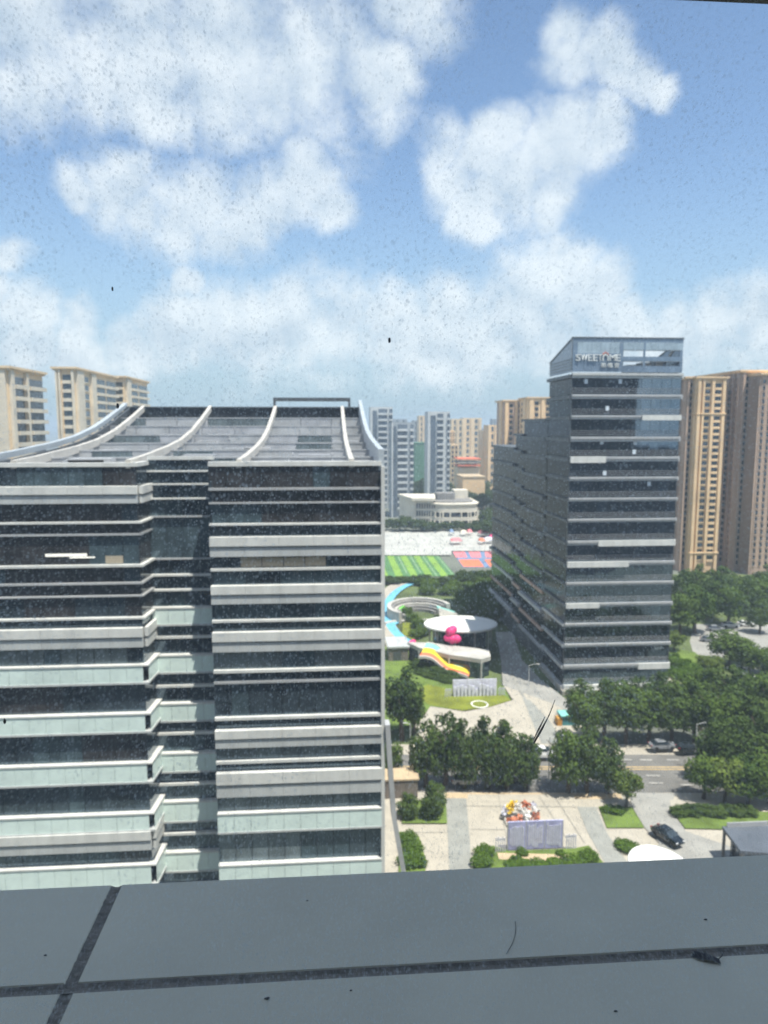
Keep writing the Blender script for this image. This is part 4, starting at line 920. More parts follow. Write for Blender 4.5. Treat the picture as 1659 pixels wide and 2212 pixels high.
def car(px, py, rz, m, label, suv=False, group=None):
    b = at(px, py, LAYER[0] + .02); t = bpy.data.objects.new('parked_car', None); COL.objects.link(t); t.location = b; t.rotation_euler = (0, 0, rz); tag(t, label, 'car', group)
    hgt = .25 if suv else 0
    def loc(q, nm, mm, sm=False):
        me = bpy.data.meshes.new(nm); me.from_pydata(q.v, [], q.f); me.materials.append(mm)
        if sm: me.polygons.foreach_set('use_smooth', [True] * len(me.polygons))
        o = bpy.data.objects.new(nm, me); COL.objects.link(o); o.parent = t; return o
    def ring(y, w, z0, z1): return [(-w * .96, y, z0), (w * .96, y, z0), (w, y, z0 + (z1 - z0) * .45), (w * .9, y, z1), (-w * .9, y, z1), (-w, y, z0 + (z1 - z0) * .45)]
    q = MB(); q.loft([ring(-2.3, .72, .38, .62), ring(-2.1, .85, .25, .78), ring(-1.1, .92, .22, .95 + hgt), ring(.8, .92, .22, .98 + hgt), ring(1.9, .88, .25, .95 + hgt), ring(2.25, .75, .36, .8)]); loc(q, 'body', m, False)
    q = MB(); q.loft([[(-.86, -1.2, .93 + hgt), (.86, -1.2, .93 + hgt), (.84, 1.85, .95 + hgt), (-.84, 1.85, .95 + hgt)], [(-.68, -.35, 1.42 + hgt), (.68, -.35, 1.42 + hgt), (.66, 1.1, 1.42 + hgt), (-.66, 1.1, 1.42 + hgt)]]); loc(q, 'window', M_win)
    q = MB(); q.loft([[(-.69, -.4, 1.40 + hgt), (.69, -.4, 1.40 + hgt), (.67, 1.15, 1.40 + hgt), (-.67, 1.15, 1.40 + hgt)], [(-.62, -.2, 1.49 + hgt), (.62, -.2, 1.49 + hgt), (.6, .95, 1.49 + hgt), (-.6, .95, 1.49 + hgt)]]); loc(q, 'roof', m)
    for sx in (-1, 1):
        for y in (-1.4, 1.35):
            q = MB(); q.tube([(sx * .72, y, .33), (sx * .94, y, .33)], .33, 12); loc(q, 'wheel', M_tyre)
        q = MB(); q.box(sx * .62 - .16, sx * .62 + .16, -2.26, -2.15, .62, .74); loc(q, 'headlight', M_carwht)
        q = MB(); q.box(sx * .66 - .12, sx * .66 + .12, 2.12, 2.28, .78, .9); loc(q, 'tail_light', mat('red_lens', (.3, .02, .02), .3, .1, 1))
        q = MB(); q.box(sx * 1.0 - .1, sx * 1.0 + .1, -.75, -.6, .95 + hgt, 1.08 + hgt); loc(q, 'mirror', m)
    return t
car(1441, 1812, math.radians(22), M_carblk, 'black car driving in on the driveway at lower right')
car(1172, 1634, math.radians(88), M_carwht, 'white car on the road between two clumps of street trees', True)
for (px, py, r, m, lab) in ((1611, 1352, 70, M_carwht, 'white car parked under trees at the right, farthest back'), (1577, 1354, 75, M_carwht, 'white car parked beside the two back trees, left of its row'), (1533, 1386, 60, M_cargry, 'silver car on the lane in front of the tan towers'), (1592, 1452, 20, M_carwht, 'white car half hidden under the rounded tree at right'), (1608, 1470, 20, M_cargry, 'silver car parked beside the tan planting bed at right'),
                            (1632, 1478, 20, M_carwht, 'white car parked at the right edge near the tree mass'), (1545, 1362, 70, M_cargry, 'grey car parked under the leftmost back tree'), (1640, 1500, 20, M_carblk, 'dark car at the right edge beside the tree mass'), (1006, 1692, 88, M_cargry, 'grey car in the shade under the near street trees'), (1100, 1690, 92, M_carblk, 'dark car parked under the right end of the near street trees'), (1490, 1622, 90, M_carblk, 'dark car in tree shade on the far side of the road'), (1430, 1616, 90, M_cargry, 'grey car in tree shade on the far side of the road')):
    car(px, py, math.radians(r), m, lab)
def dome():
    d = at(1424, 1868, 3.2); t = thing('round_canopy', 'white rounded canopy roof just above the ledge at lower right', 'canopy', (d.x, d.y, 0))
    pm = FPX / (d - Vector((0, 0, H))).dot(fw); rx = 68 / pm
    E = lambda s, z: [(d.x + rx * s * math.cos(a), d.y - 1.0 + 5.2 * s * math.sin(a), z) for a in [2 * math.pi * k / 36 for k in range(36)]]
    q = MB(); q.loft([E(.95, 3.0), E(1, 3.12), E(.97, 3.3), E(.6, 3.45)]); q.build('roof', mat('bright_white_canopy', (.86, .85, .80), .6, .03, .3), t)
    for k in range(6):
        a = 2 * math.pi * k / 6; q = MB(); q.tube([(d.x + rx * .7 * math.cos(a), d.y - 1 + 2.4 * math.sin(a), 0), (d.x + rx * .7 * math.cos(a), d.y - 1 + 2.4 * math.sin(a), 3.0)], .12); q.build('column', M_conc, t)
dome()
def gatehouse():
    z = 4.4; A = [at(1560, 1785, z), at(1720, 1778, z), at(1740, 1850, z), at(1600, 1838, z)]
    t = thing('gate_canopy', 'dark grey flat roofed gate building at the lower right edge', 'gate building', ((A[0].x + A[2].x) / 2, A[2].y, 0))
    q = MB(); q.prism([(p.x, p.y) for p in A], z - .4, z); q.build('roof', M_greyroof, t)
    cx_, cy_ = sum(p.x for p in A) / 4, sum(p.y for p in A) / 4
    q = MB(); q.prism([(cx_ + (p.x - cx_) * .8, cy_ + (p.y - cy_) * .75) for p in A], 0, z - .41); q.build('wall', M_glass_br, t)
    for p in A:
        q = MB(); q.tube([(cx_ + (p.x - cx_) * .95, cy_ + (p.y - cy_) * .92, 0), (cx_ + (p.x - cx_) * .95, cy_ + (p.y - cy_) * .92, z - .4)], .2); q.build('column', M_concd, t)
    q = MB(); q.box(A[0].x + .5, A[0].x + 6, A[0].y - .3, A[0].y - .15, z + .002, z + .6); q.build('roof_rail', M_alu, t)
gatehouse()
def shed():
    a, c = at(828, 1728), at(903, 1728); t = thing('ramp_shelter', 'brown grey flat topped shelter beside the office block by the road', 'shelter', ((a.x + c.x) / 2, a.y, 0))
    q = MB(); q.box(a.x, c.x, a.y, a.y + 3.2, 0, 3.0); q.build('wall', M_brbox, t); q = MB(); q.box(a.x - .2, c.x + .2, a.y - .2, a.y + 3.5, 3.003, 3.25); q.build('roof', M_tan, t)
    for k in range(3):
        x = a.x + .4 + k * (c.x - a.x - .6) / 3; piece('wall_panel', t, M_brbox, x, x + (c.x - a.x) / 3 - .3, a.y - .06, a.y - .003, .2, 2.8)
shed()
def street_lamp(px, py, h, lab, arm=1.6):
    b = at(px, py); t = thing('street_lamp', lab, 'street lamp', b)
    q = MB(); q.tube([b, b + Vector((0, 0, h))], [.11, .06], 8); q.build('pole', M_lamp, t)
    q = MB(); q.tube([b + Vector((0, 0, h - .1)), b + Vector((arm * .6, -.2, h + .25)), b + Vector((arm, -.3, h + .3))], .05, 6); q.build('arm', M_lamp, t)
    q = MB(); q.box(b.x + arm - .1, b.x + arm + .6, b.y - .42, b.y - .18, h + .22, h + .34); q.build('lamp_head', M_lamp, t)
    q = MB(); q.tube([b, b + Vector((0, 0, .4))], .2, 8); q.build('base', M_lamp, t)
street_lamp(886, 1650, 7, 'white street lamp beside the office block, left of the near trees', -1.2); street_lamp(1185, 1690, 7.5, 'pale street lamp in the gap between street tree clumps'); street_lamp(1500, 1665, 8, 'pale street lamp in front of the right trees'); street_lamp(1142, 1485, 5, 'short white lamp at the corner of the far plaza'); street_lamp(1262, 1570, 7, 'pale lamp rising out of the tree mass beyond the road')
street_lamp(1047, 1215, 10, 'tall pale mast lamp beside the orange court', -1.4)
b = at(1214, 1572); t = thing('advert_box', 'teal and orange box stall at the edge of the far plaza', 'stall', b)
q = MB(); q.box(b.x, b.x + 4, b.y, b.y + 2.2, 0, 2.2); q.build('wall', mat('deep_teal', (.05, .22, .25), .6, .1, 1), t); q = MB(); q.box(b.x - .9, b.x - .003, b.y - .1, b.y + 1.6, 0, 1.8); q.build('side_panel', mat('ochre', (.50, .25, .05), .7, .1, 1), t); q = MB(); q.box(b.x - .3, b.x + 4.3, b.y - .3, b.y + 2.5, 2.203, 2.4); q.build('roof', M_teal, t)

# ------------------------------------------------------------------ trees
def make_crown(seed, n, blobs, leaf, m, tall=1.0):
    r = random.Random(seed); q = MB()
    B = [(Vector((0, 0, 0)), .62)]
    for k in range(blobs):
        a = 2.4 * k + r.uniform(-.4, .4); h = -0.65 + 1.35 * (k + .5) / blobs; rr = math.sqrt(max(.05, 1 - h * h)) * .58
        B.append((Vector((math.cos(a) * rr, math.sin(a) * rr, h * .8 * tall)), r.uniform(.30, .46)))
    if tall > 1.1:
        B += [(Vector((r.uniform(-.3, .3), r.uniform(-.3, .3), r.uniform(.85, 1.15))), r.uniform(.16, .24)) for k in range(4)]
    tot = sum(b[1] ** 2 for b in B)
    for c, rad in B:
        for k in range(int(n * rad * rad / tot)):
            v = Vector((r.gauss(0, 1), r.gauss(0, 1), r.gauss(0, 1))).normalized()
            if v.z < -.75 and r.random() < .6: continue
            p = c + Vector((v.x, v.y, v.z * (1 if c.length < .01 else .95) * (tall if c.length < .01 else 1))) * rad * (r.uniform(.72, 1.08) if r.random() < .85 else r.uniform(1.05, 1.3))
            nn = (v + Vector((r.uniform(-1, 1), r.uniform(-1, 1), r.uniform(-.4, 1))) * .75).normalized()
            e = nn.orthogonal().normalized(); e.rotate(__import__('mathutils').Quaternion(nn, r.uniform(0, 6.28))); f = nn.cross(e)
            s = leaf * r.uniform(.6, 1.35)
            q.face([p - e * s - f * s * .55, p + e * s * .2 - f * s * .75, p + e * s + f * s * .1, p + e * s * .1 + f * s * .8])
    me = bpy.data.meshes.new('crown'); me.from_pydata(q.v, [], q.f); me.materials.append(m); return me
def make_trunk(seed):
    r = random.Random(seed); q = MB()
    q.tube([(0, 0, 0), (.02, 0, .35), (.0, .03, .7), (.03, 0, 1.1)], [.055, .042, .034, .02], 7)
    for k in range(5):
        a = k * 1.3 + r.uniform(-.3, .3); z = .42 + .12 * k
        q.tube([(0, 0, z), (math.cos(a) * .2, math.sin(a) * .2, z + .22), (math.cos(a) * .42, math.sin(a) * .42, z + .5)], [.024, .016, .006], 5)
    me = bpy.data.meshes.new('trunk'); me.from_pydata(q.v, [], q.f); me.materials.append(M_bark); return me
CR = {'dark': [make_crown(s, 3600, 13, .062, L_dark, 1.2) for s in (1, 2, 3)], 'mid': [make_crown(s, 3400, 12, .064, L_mid, 1.05) for s in (4, 5, 6)], 'lite': [make_crown(s, 2400, 11, .07, L_lite) for s in (7, 8)],
      'far': [make_crown(s, 1500, 10, .10, L_far) for s in (9, 10, 12)], 'hedge': [make_crown(s, 1500, 10, .085, L_hedge, .8) for s in (13, 14)]}
TR = [make_trunk(s) for s in (1, 2)]
def tree(px, py, h, r, kind, label, group=None, name='tree', cat='tree', low=.18, pos=None):
    b = pos if pos else at(px, py); t = thing(name, label, cat, b, group)
    cz = h * (low + 1) / 2; rz = h * (1 - low) / 2 / (1.18 if kind == 'dark' else 1.05)
    c = bpy.data.objects.new('crown', RND.choice(CR[kind])); COL.objects.link(c); c.parent = t; c.location = (0, 0, cz); c.scale = (r, r * RND.uniform(.9, 1.1), rz); c.rotation_euler = (0, 0, RND.uniform(0, 6.28))
    if name != 'bush':
        k = bpy.data.objects.new('trunk', RND.choice(TR)); COL.objects.link(k); k.parent = t; k.scale = (h * .75, h * .75, h * .62); k.rotation_euler = (0, 0, RND.uniform(0, 6.28))
    return t
ORD = ['first', 'second', 'third', 'fourth', 'fifth', 'sixth', 'seventh', 'eighth', 'ninth', 'tenth', 'eleventh', 'twelfth', 'thirteenth', 'fourteenth']
gr = 'street trees on the near side of the road'
for k, (px, py, h, r) in enumerate(((920, 1700, 10.2, 3.1), (962, 1700, 11.4, 3.1), (1003, 1702, 10.8, 2.9), (1052, 1702, 11.2, 3.1), (1095, 1704, 10.5, 3.1), (1136, 1704, 8.4, 2.6))):
    tree(px, py, h, r, 'dark', 'dark upright street tree, %s from the left in the clump beside the office block' % ORD[k], gr, low=.04)
for k, (px, py, h, r, kd) in enumerate(((1226, 1714, 10.8, 3.4, 'mid'), (1268, 1714, 10.2, 3.3, 'dark'), (1312, 1716, 8.6, 2.7, 'dark'))):
    tree(px, py, h, r, kd, 'full green street tree, %s from the left in the middle clump by the road' % ORD[k], gr, low=.04)
tree(1352, 1748, 6.2, 2.5, 'lite', 'young loose pale green tree on the corner lawn by the driveway', low=.3)
tree(868, 1600, 13, 3.9, 'dark', 'big dark tree beside the far corner of the office block'); tree(893, 1588, 9, 2.6, 'dark', 'smaller dark tree leaning out from the big tree by the office block')
tree(842, 1690, 7, 2.2, 'mid', 'small green tree squeezed against the office block by the road')
gr = 'trees in the mass beyond the road'
row1 = [(1262, 1606, 9.5, 3.4), (1304, 1600, 10.5, 3.6), (1352, 1606, 10, 3.7), (1400, 1604, 10.5, 3.7), (1450, 1610, 10.5, 3.9), (1500, 1606, 11, 3.9), (1552, 1622, 11, 4.0), (1606, 1612, 11.5, 4.2), (1655, 1618, 12, 4.2)]
for k, (px, py, h, r) in enumerate(row1): tree(px, py, h, r, 'dark' if k % 3 else 'mid', 'dark roadside tree, %s from the left in the front row beyond the road' % ORD[k], gr)
row2 = [(1250, 1552, 7.5, 3.0), (1325, 1560, 9, 3.4), (1375, 1565, 9, 3.4), (1428, 1560, 9.5, 3.6), (1480, 1565, 10, 3.7), (1535, 1560, 10.5, 3.9), (1585, 1568, 11, 3.9), (1640, 1565, 11, 4)]
for k, (px, py, h, r) in enumerate(row2): tree(px, py, h, r, ('dark', 'mid', 'dark')[k % 3], 'tree behind the roadside row below the glass tower, %s from the left' % ORD[k], gr)
gr = 'trees at the right edge on the near side of the road'
for px, py, h, r, kd, lab in ((1520, 1728, 7.5, 3.0, 'mid', 'mid green spreading tree, leftmost of the right-edge group by the driveway'), (1565, 1738, 7.8, 3.2, 'lite', 'paler spreading tree in the right-edge group by the lawn'), (1615, 1744, 8.2, 3.4, 'mid', 'wide green tree in the right-edge group near the grey gate building'), (1662, 1740, 9, 3.5, 'mid', 'green tree cut by the right edge above the grey gate building'),
                              (1545, 1690, 10, 3.4, 'dark', 'tall dark tree behind the right-edge group, leftmost'), (1595, 1692, 10.5, 3.6, 'dark', 'tall dark tree behind the right-edge group, in the middle'), (1648, 1690, 11, 3.8, 'dark', 'tall dark tree behind the right-edge group, cut by the right edge')):
    tree(px, py, h, r, kd, lab, gr)
gr = 'trees between the glass tower and the tan towers'
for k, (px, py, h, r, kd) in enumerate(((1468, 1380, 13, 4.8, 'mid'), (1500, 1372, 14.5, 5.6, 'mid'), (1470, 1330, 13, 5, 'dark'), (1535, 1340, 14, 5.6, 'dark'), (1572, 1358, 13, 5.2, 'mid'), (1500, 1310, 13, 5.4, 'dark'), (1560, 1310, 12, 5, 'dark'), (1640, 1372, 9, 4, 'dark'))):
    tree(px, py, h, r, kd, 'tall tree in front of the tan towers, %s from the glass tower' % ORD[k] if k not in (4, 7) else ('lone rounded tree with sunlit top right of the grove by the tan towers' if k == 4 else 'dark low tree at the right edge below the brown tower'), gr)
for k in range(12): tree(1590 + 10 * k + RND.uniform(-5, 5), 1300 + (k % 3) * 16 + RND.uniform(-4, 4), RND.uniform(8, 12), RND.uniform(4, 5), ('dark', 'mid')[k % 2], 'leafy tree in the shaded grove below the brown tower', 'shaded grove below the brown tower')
for px, py, h, r, kd, lab in ((1575, 1440, 9, 5.2, 'mid', 'wide domed tree among parked cars at the right'), (1618, 1458, 8, 4.6, 'mid', 'domed tree joined to the right of the wide domed tree'), (1456, 1410, 6, 3, 'lite', 'bright small tree against the foot of the glass tower'), (1655, 1470, 8, 4, 'mid', 'domed tree at the right edge beside parked cars'), (1535, 1450, 4, 3.2, 'lite', 'small light tree in the hedge strip by the parked cars')): tree(px, py, h, r, kd, lab)
def bushes(name_label, cat, spots, kind, group, h=1.5):
    for k, (px, py, hh, r) in enumerate(spots): tree(px, py, hh, r, kind, name_label, group, 'bush', 'bush', low=.0)
bushes('clipped green bush in the hedge bank right of the glass tower', 'bush', [(1450 + 16 * k, 1432 + 10 * k + RND.uniform(-5, 5), 3.2, 2.8) for k in range(8)] + [(1455 + 17 * k, 1462 + 8 * k, 2.8, 2.8) for k in range(7)], 'hedge', 'bushes in the hedge bank right of the glass tower')
bushes('dark leafy bush on the planted bank below the rainbow slide', 'bush', [(900 + 9 * k, 1446 + 3.2 * k + RND.uniform(-3, 4), 2.2, 2.0) for k in range(10)] + [(905 + 9 * k, 1458 + 2.8 * k, 1.6, 1.7) for k in range(8)], 'dark', 'bushes on the bank below the rainbow slide')
bushes('low olive bush in the garden behind the amphitheatre', 'bush', [(RND.uniform(905, 1045), RND.uniform(1262, 1292), 3, 3) for k in range(16)], 'mid', 'bushes in the garden behind the amphitheatre')
bushes('round bush beside the left side of the white canopy', 'bush', [(890, 1345, 3, 2.2), (905, 1360, 3.5, 2.6), (915, 1372, 3, 2.4), (880, 1330, 3, 2), (900, 1378, 2.6, 2.2)], 'mid', 'bushes left of the white canopy')
for lab, sp in (('clipped hedge mound left of the lilac boards', [(1045, 1850, 1.6, 1.6)]), ('clipped hedge mound left of the lilac boards, nearest the ledge', [(1040, 1872, 1.6, 1.6)]), ('small hedge tuft at the left foot of the lilac boards', [(1128, 1850, 1.2, 1.0)]), ('smallest hedge tuft at the right foot of the lilac boards', [(1210, 1850, 1., .8)]),
                ('clipped hedge mound in front of the lilac boards, first from the left', [(1120, 1875, .9, 2.1)]), ('clipped hedge mound in front of the lilac boards, second from the left', [(1160, 1880, .9, 2.1)]), ('clipped hedge mound in front of the lilac boards, third from the left', [(1200, 1878, .9, 2.1)]), ('clipped hedge mound in front of the lilac boards, fourth from the left', [(1240, 1872, 1.3, 2)]),
                ('clipped hedge mound at the right tip of the front lawn', [(1270, 1860, 1.4, 1.6)]), ('top hedge mound of the strip beside the office block', [(880, 1820, 1.6, 1.6)]), ('second hedge mound down the strip beside the office block', [(892, 1845, 1.7, 1.7)]), ('lowest hedge mound of the strip beside the office block', [(885, 1870, 1.7, 1.8)]), ('outer hedge mound of the strip beside the office block', [(905, 1872, 1.6, 1.4)]),
                ('pointed hedge island left of the driveway', [(1352, 1838, 1.3, 1.7)]), ('upper tip of the hedge island left of the driveway', [(1345, 1830, 1.2, 1.2)]), ('right tip of the hedge island left of the driveway', [(1368, 1838, 1.2, 1.2)]), ('low hedge at the head of the corner lawn', [(1330, 1758, 1.3, 1.4)]), ('smaller low hedge at the left of the corner lawn', [(1310, 1756, 1.2, 1.0)])):
    bushes(lab, 'bush', sp, 'hedge', 'hedge mounds on the front plaza lawns')
bushes('dark shrub on the strip of lawn beside the grey gate building', 'bush', [(1465 + 17 * k, 1762 + RND.uniform(-2, 4), 1.6, 1.5) for k in range(10)], 'dark', 'shrubs beside the grey gate building')
for px, py, h, r, lab in ((936, 1768, 5.2, 2.2, 'dense dark shrub tree at the corner of the left front lawn'), (880, 1768, 3.6, 1.9, 'lower shrub tree beside the brown shelter')): tree(px, py, h, r, 'dark', lab, low=.02)
gr = 'trees between park and striped pitch'
for k in range(14): tree(832 + 17 * k + RND.uniform(-4, 4), 1261 + RND.uniform(-2, 3), RND.uniform(2.2, 3.4), RND.uniform(2.6, 3.6), 'far', 'low tree in the row hiding the near edge of the striped pitch', gr)
gr = 'park trees in the shade of the glass tower'
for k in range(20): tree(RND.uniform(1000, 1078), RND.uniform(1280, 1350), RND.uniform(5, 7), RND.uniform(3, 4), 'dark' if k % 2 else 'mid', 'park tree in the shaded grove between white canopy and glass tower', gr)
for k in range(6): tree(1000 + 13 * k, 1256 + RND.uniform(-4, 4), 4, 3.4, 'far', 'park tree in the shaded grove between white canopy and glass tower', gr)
gr = 'tree belt in front of the cream school'
for k in range(22): tree(825 + 11.5 * k + RND.uniform(-5, 5), 1148 + RND.uniform(-3, 2), RND.uniform(6, 9) if k < 9 else RND.uniform(4, 6), RND.uniform(4, 6), 'far', 'tree in the belt between the cream school and its yard', gr)
gr = 'trees behind the cream school'
for k in range(9): tree(988 + 9 * k, 1098 + RND.uniform(-4, 4), RND.uniform(11, 14), RND.uniform(5, 7), 'far', 'tree in the hazy wood behind the cream school', gr)
for k in range(5): tree(890 + 8 * k, 1086 + RND.uniform(-3, 3), RND.uniform(15, 19), RND.uniform(5, 7), 'far', 'tall tree filling the gap between two grey balcony towers', 'trees in the gap between grey towers')
for k in range(46):
    px, py = RND.uniform(890, 1080), RND.uniform(1020, 1110)
    if 890 < px < 1000 and py > 1085: py = 1080
    tree(px, py, RND.uniform(9, 15), RND.uniform(6, 9), 'far', 'tree in the hazy wood behind the cream school', gr)
for k in range(26): tree(RND.uniform(885, 1085), RND.uniform(985, 1022), RND.uniform(10, 16), RND.uniform(8, 13), 'far', 'tree in the farthest hazy wood below the skyline towers', 'trees in the farthest wood')
for k in range(8): tree(1062 + RND.uniform(-14, 12), 1120 + 6 * k, 9, 5, 'far', 'tree beside the rear wing of the glass tower near the school yard', 'trees beside the rear wing')

# ------------------------------------------------------------------ our own building: room, window, ledge
ZL = H - .70
YE = at(829, 1884, ZL).y; YJ = at(829, 2096, ZL).y; XJ = at(182, 2062, ZL).x; YP = .44
def own():
    q = MB()
    Xa, Xb, Yk, T = -60, 124, -26, H + 24
    q.box(Xa, -2.4, Yk, YP - .04, 0, T); q.box(2.4, Xb, Yk, YP - .04, 0, T)
    q.box(-2.4, 2.4, Yk, YP - .04, 0, H - 1.55); q.box(-2.4, 2.4, Yk, YP - .04, H + 1.1, T); q.box(-2.4, 2.4, Yk, -4.5, H - 1.55, H + 1.1)
    q.box(-2.4, 2.4, YP - .2, YP - .04, H - 1.55, ZL - .02)
    for k in range(19):
        z = 1.2 + k * 4.3
        for a, c in ((Xa, -2.6), (2.6, Xb)):
            if not (a < 0 and False): q.box(a, c, YP - .04, YP + .22, z, z + 1.1)
    n = MB(); n.box(126, 250, -34, -4, 0, H - 9)
    for k in range(10):
        z = 1.2 + k * 4.3; n.box(126, 250, -4.01, -3.7, z, z + 1.1)
    tag(n.build('building_shell', M_wallgrey), kind='structure')
    return tag(q.build('building_shell', M_wallgrey), kind='structure')
own()
def ledge():
    t = thing('window_ledge', 'grey metal panelled ledge with dark sealant joints outside the window', 'ledge', (0, YE - .3, ZL - .06))
    g = .0078; xs = [-2.6, XJ - g, XJ + g, 2.6]; ys = [YP - .02, YJ - g, YJ + g, YE]
    for (a, c) in ((xs[0], xs[1]), (xs[2], xs[3])):
        for (d, e) in ((ys[0], ys[1]), (ys[2], ys[3])):
            q = MB(); bv = .0015
            q.loft([[(a, d, ZL - .05), (c, d, ZL - .05), (c, e, ZL - .05), (a, e, ZL - .05)], [(a, d, ZL - bv), (c, d, ZL - bv), (c, e, ZL - bv), (a, e, ZL - bv)], [(a + bv, d + bv, ZL), (c - bv, d + bv, ZL), (c - bv, e - bv, ZL), (a + bv, e - bv, ZL)]])
            q.build('ledge_panel', M_ledge, t)
    def bead(p0, p1):
        P = [Vector(p0).lerp(Vector(p1), k / 60) for k in range(61)]; d = (P[-1] - P[0]).normalized(); n = Vector((-d.y, d.x, 0)); r = []
        for p in P:
            w = g * RND.uniform(.93, 1.06); z = ZL - .0015 + RND.uniform(-.0005, .0007)
            r.append([(p + n * w) + Vector((0, 0, ZL - .04 - p.z)), (p + n * w) + Vector((0, 0, z - p.z)), p + n * w * .3 + Vector((0, 0, z - .002 - p.z)), p - n * w * .3 + Vector((0, 0, z - .002 - p.z)), (p - n * w) + Vector((0, 0, z - p.z)), (p - n * w) + Vector((0, 0, ZL - .04 - p.z))])
        q = MB(); q.loft(r); q.build('sealant_joint', M_seal, t)
    bead((XJ, YP - .02, ZL), (XJ, YJ - g, ZL)); bead((XJ, YJ + g, ZL), (XJ, YE, ZL)); bead((-2.6, YJ, ZL), (2.6, YJ, ZL))
    q = MB(); q.box(-2.6, 2.6, YP, YE - .004, ZL - .7, ZL - .051); q.build('parapet', M_ledge, t)
    # crumbs and a dead leaf
    b = at(1526, 2072, ZL); l = thing('dead_leaf', 'crumpled black leaf lying on the ledge beside the long joint', 'leaf', b)
    q = MB(); s = .0125; h = [(-1.5, .35, .1), (-.9, .9, .5), (.3, .75, .15), (1.2, -.3, .35), (1.1, -.9, .1), (.2, -.6, .55), (-.9, -.2, .2), (-.2, .2, .8)]
    V = [b + Vector((x * s, y * s, z * s * .5 + .0008)) for x, y, z in h]
    for f in ((0, 1, 7), (1, 2, 7), (2, 3, 7), (3, 4, 7), (4, 5, 7), (5, 6, 7), (6, 0, 7)): q.face([V[i] for i in f])
    q.build('blade', M_debris, l); q = MB(); q.tube([V[3], V[3] + Vector((.006, .004, 0)), V[3] + Vector((.011, .009, .0005))], .0006, 5); q.build('stalk', M_debris, l)
    for (px, py, r, lab) in ((578, 2158, .0032, 'curled dark scrap lying on the near ledge panel'), (664, 1946, .0016, 'round dark crumb on the outer ledge panel'), (1524, 1987, .0024, 'small dark crumb on the outer ledge panel at right'), (758, 2140, .0018, 'pale crumb on the near ledge panel beside the curled scrap'), (98, 2064, .0019, 'thin dark crumb on the left ledge panel'), (1330, 2185, .002, 'tiny black crumb near the bottom of the ledge')):
        b = at(px, py, ZL); q = MB(); q.ball((b.x, b.y, b.z + r * .3), r, r * .5, r * .4, 8, 5, wob=.45); tag(q.build('crumb', M_debris), lab, 'crumb')
    P = [at(x, y, ZL + .001) for x, y in ((1113, 1990), (1114, 2010), (1108, 2035), (1094, 2060))]; q = MB(); q.tube(smooth_line(P, 4), .0004, 5); tag(q.build('hair', M_debris), 'thin curved hair lying on the outer ledge panel', 'hair')
ledge()
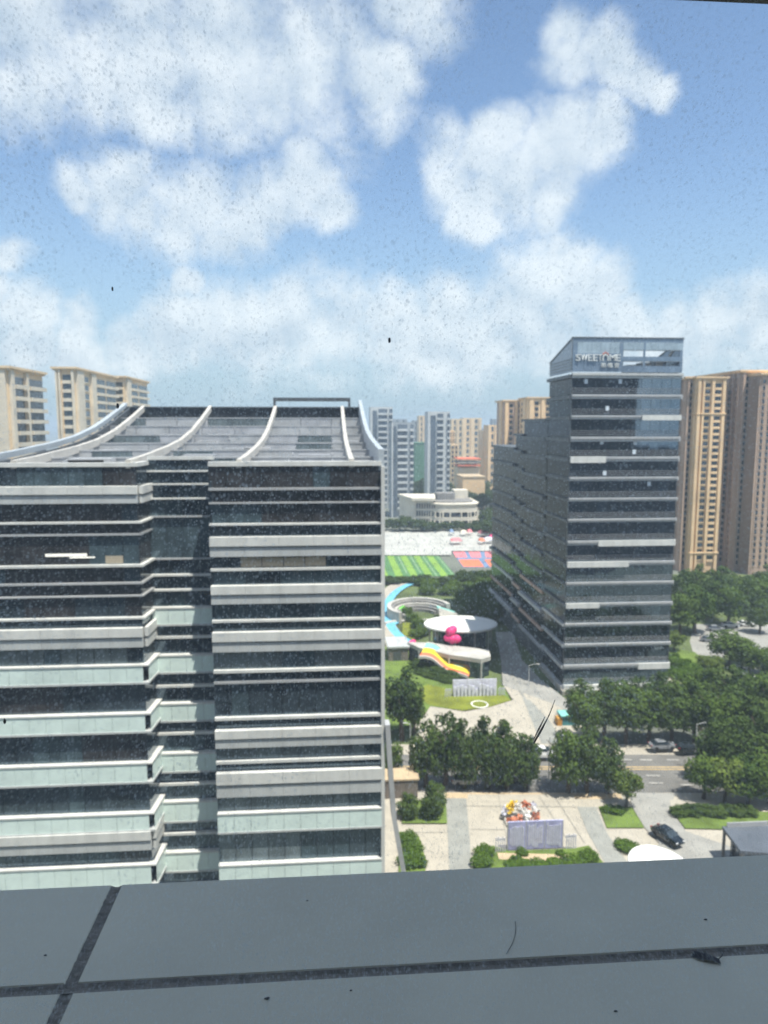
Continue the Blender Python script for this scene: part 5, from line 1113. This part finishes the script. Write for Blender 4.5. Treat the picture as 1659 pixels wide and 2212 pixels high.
def pane():
    zb = ZL - .02; zt = aty(1659, 9, YP + .03).z
    t = thing('window', 'dust speckled window pane the view is seen through, dark head frame at top', 'window', (0, YP, zb))
    q = MB(); q.box(-2.4, 2.4, YP + .004, YP + .012, zb, zt + .02)
    m = bpy.data.materials.new('clear_glass'); m.use_nodes = True; nt = m.node_tree; nt.nodes.clear()
    o = nt.nodes.new('ShaderNodeOutputMaterial'); tr = nt.nodes.new('ShaderNodeBsdfTransparent'); tr.inputs[0].default_value = (.965, .985, .985, 1); nt.links.new(tr.outputs[0], o.inputs[0])
    q.build('glass', m, t)
    q = MB(); q.box(-2.45, 2.45, YP - .05, YP + .03, zt, zt + .08); q.build('head_frame', M_frame, t)
    for x in (-2.45, 2.4): 
        q = MB(); q.box(x, x + .05, YP - .05, YP + .03, zb, zt); q.build('side_frame', M_frame, t)
    # film of dust on the outside of the pane: a thin layer that scatters light
    q = MB(); q.box(-2.39, 2.39, YP + .014, YP + .016, zb + .03, zt - .001)
    m = bpy.data.materials.new('dust_film'); m.use_nodes = True; nt = m.node_tree; N, L = nt.nodes, nt.links; N.clear()
    o = N.new('ShaderNodeOutputMaterial'); pv = N.new('ShaderNodeVolumePrincipled'); pv.inputs['Color'].default_value = (.88, .95, 1.0, 1); pv.inputs['Anisotropy'].default_value = .35
    g = N.new('ShaderNodeNewGeometry'); mp = N.new('ShaderNodeMapping'); L.new(g.outputs['Position'], mp.inputs[0]); mp.inputs['Scale'].default_value = (1, 0, .8)
    V = mp.outputs[0]
    def M(op, a, b=None, c=None):
        n = N.new('ShaderNodeMath'); n.operation = op
        for i, v in enumerate((a, b, c)):
            if v is None: continue
            if isinstance(v, (int, float)): n.inputs[i].default_value = v
            else: L.new(v, n.inputs[i])
        return n.outputs[0]
    def noise(s, d=3):
        n = N.new('ShaderNodeTexNoise'); n.inputs['Scale'].default_value = s; n.inputs['Detail'].default_value = d; L.new(V, n.inputs['Vector']); return n.outputs['Fac']
    def ramp(v, a, b):
        n = N.new('ShaderNodeMapRange'); n.interpolation_type = 'SMOOTHSTEP'; n.inputs['From Min'].default_value = a; n.inputs['From Max'].default_value = b; L.new(v, n.inputs['Value']); return n.outputs[0]
    def drops(s, keep, r):
        v = N.new('ShaderNodeTexVoronoi'); v.inputs['Scale'].default_value = s; L.new(V, v.inputs['Vector'])
        sp = N.new('ShaderNodeSeparateColor'); L.new(v.outputs['Color'], sp.inputs[0])
        on = ramp(sp.outputs[0], keep, keep + .15)
        rad = M('MULTIPLY_ADD', sp.outputs[1], r * .8, r * .35)
        return M('MULTIPLY', on, ramp(M('DIVIDE', v.outputs['Distance'], rad), 1.0, .25))
    patch = ramp(noise(9, 4), .3, .7)
    d = M('MULTIPLY', drops(760, .42, .55), .42)
    d = M('ADD', d, M('MULTIPLY', drops(430, .5, .5), .34))
    d = M('ADD', d, M('MULTIPLY', drops(250, .68, .4), .30))
    d = M('ADD', d, M('MULTIPLY', ramp(noise(420, 4), .48, .68), .16))
    d = M('MULTIPLY', d, M('MULTIPLY_ADD', patch, .75, .25))
    d = M('ADD', d, M('MULTIPLY_ADD', noise(3.5, 3), .06, .008))
    sx = N.new('ShaderNodeSeparateXYZ'); L.new(g.outputs['Position'], sx.inputs[0])      # the wind side of the pane is dustier
    gx = N.new('ShaderNodeMapRange'); gx.interpolation_type = 'SMOOTHSTEP'; gx.inputs['From Min'].default_value = -.2; gx.inputs['From Max'].default_value = .3; gx.inputs['To Min'].default_value = 1.12; gx.inputs['To Max'].default_value = .8; L.new(sx.outputs['X'], gx.inputs['Value'])
    d = M('MULTIPLY', d, gx.outputs[0])
    L.new(M('MULTIPLY', d, 1 / .002), pv.inputs['Density'])
    L.new(pv.outputs[0], o.inputs['Volume'])
    f = q.build('dust_film', m, t); f['kind'] = 'stuff'
    # things stuck to the pane
    Y = YP + .02
    P = [aty(x, y, Y) for x, y in ((1199, 1512), (1186, 1545), (1170, 1575), (1156, 1600), (1153, 1606))]
    s = thing('dried_feather', 'dark dried feather streak stuck to the window pane above the road', 'feather', P[2])
    q = MB(); q.tube(smooth_line(P, 4), [.0002, .0002, .0003, .0003, .0004, .0004, .0005, .0006, .0006, .0007, .0007, .0007, .0007, .0006, .0005, .0004, .0003][:len(smooth_line(P, 4))], 5); q.build('shaft', M_debris, s)
    for dx, y0, y1 in ((-3.5, 1548, 1598), (3.5, 1555, 1592)):
        Q = [aty(1199 - (y - 1512) * .5 + dx, y, Y) for y in (y0, (y0 + y1) / 2, y1)]; q = MB(); q.tube(Q, [.0002, .0006, .0003], 5); q.build('barb', M_debris, s)
    for (px, py, r, lab) in ((841, 735, .0013, 'tiny dark insect stuck on the window pane in front of the sky'), (254, 877, .0013, 'dark speck on the window pane over the left roof edge'), (243, 624, .001, 'small dark speck on the window pane left of centre'), (10, 1558, .0014, 'dark speck on the window pane near the left edge')):
        p = aty(px, py, Y); q = MB(); q.ball(p, r * .6, r * .4, r * 1.4, 8, 6, wob=.35); tag(q.build('speck', M_debris), lab, 'speck')
pane()

# ------------------------------------------------------------------ air
def haze():
    q = MB(); q.box(-7050, 7050, -350, 8050, -1.0, H + 27)
    m = bpy.data.materials.new('haze'); m.use_nodes = True; nt = m.node_tree; nt.nodes.clear()
    o = nt.nodes.new('ShaderNodeOutputMaterial'); pv = nt.nodes.new('ShaderNodeVolumePrincipled'); pv.inputs['Color'].default_value = (.56, .67, .80, 1); pv.inputs['Density'].default_value = .00042; pv.inputs['Anisotropy'].default_value = 0.1
    nt.links.new(pv.outputs[0], o.inputs['Volume'])
    tag(q.build('haze', m), kind='stuff')
haze()
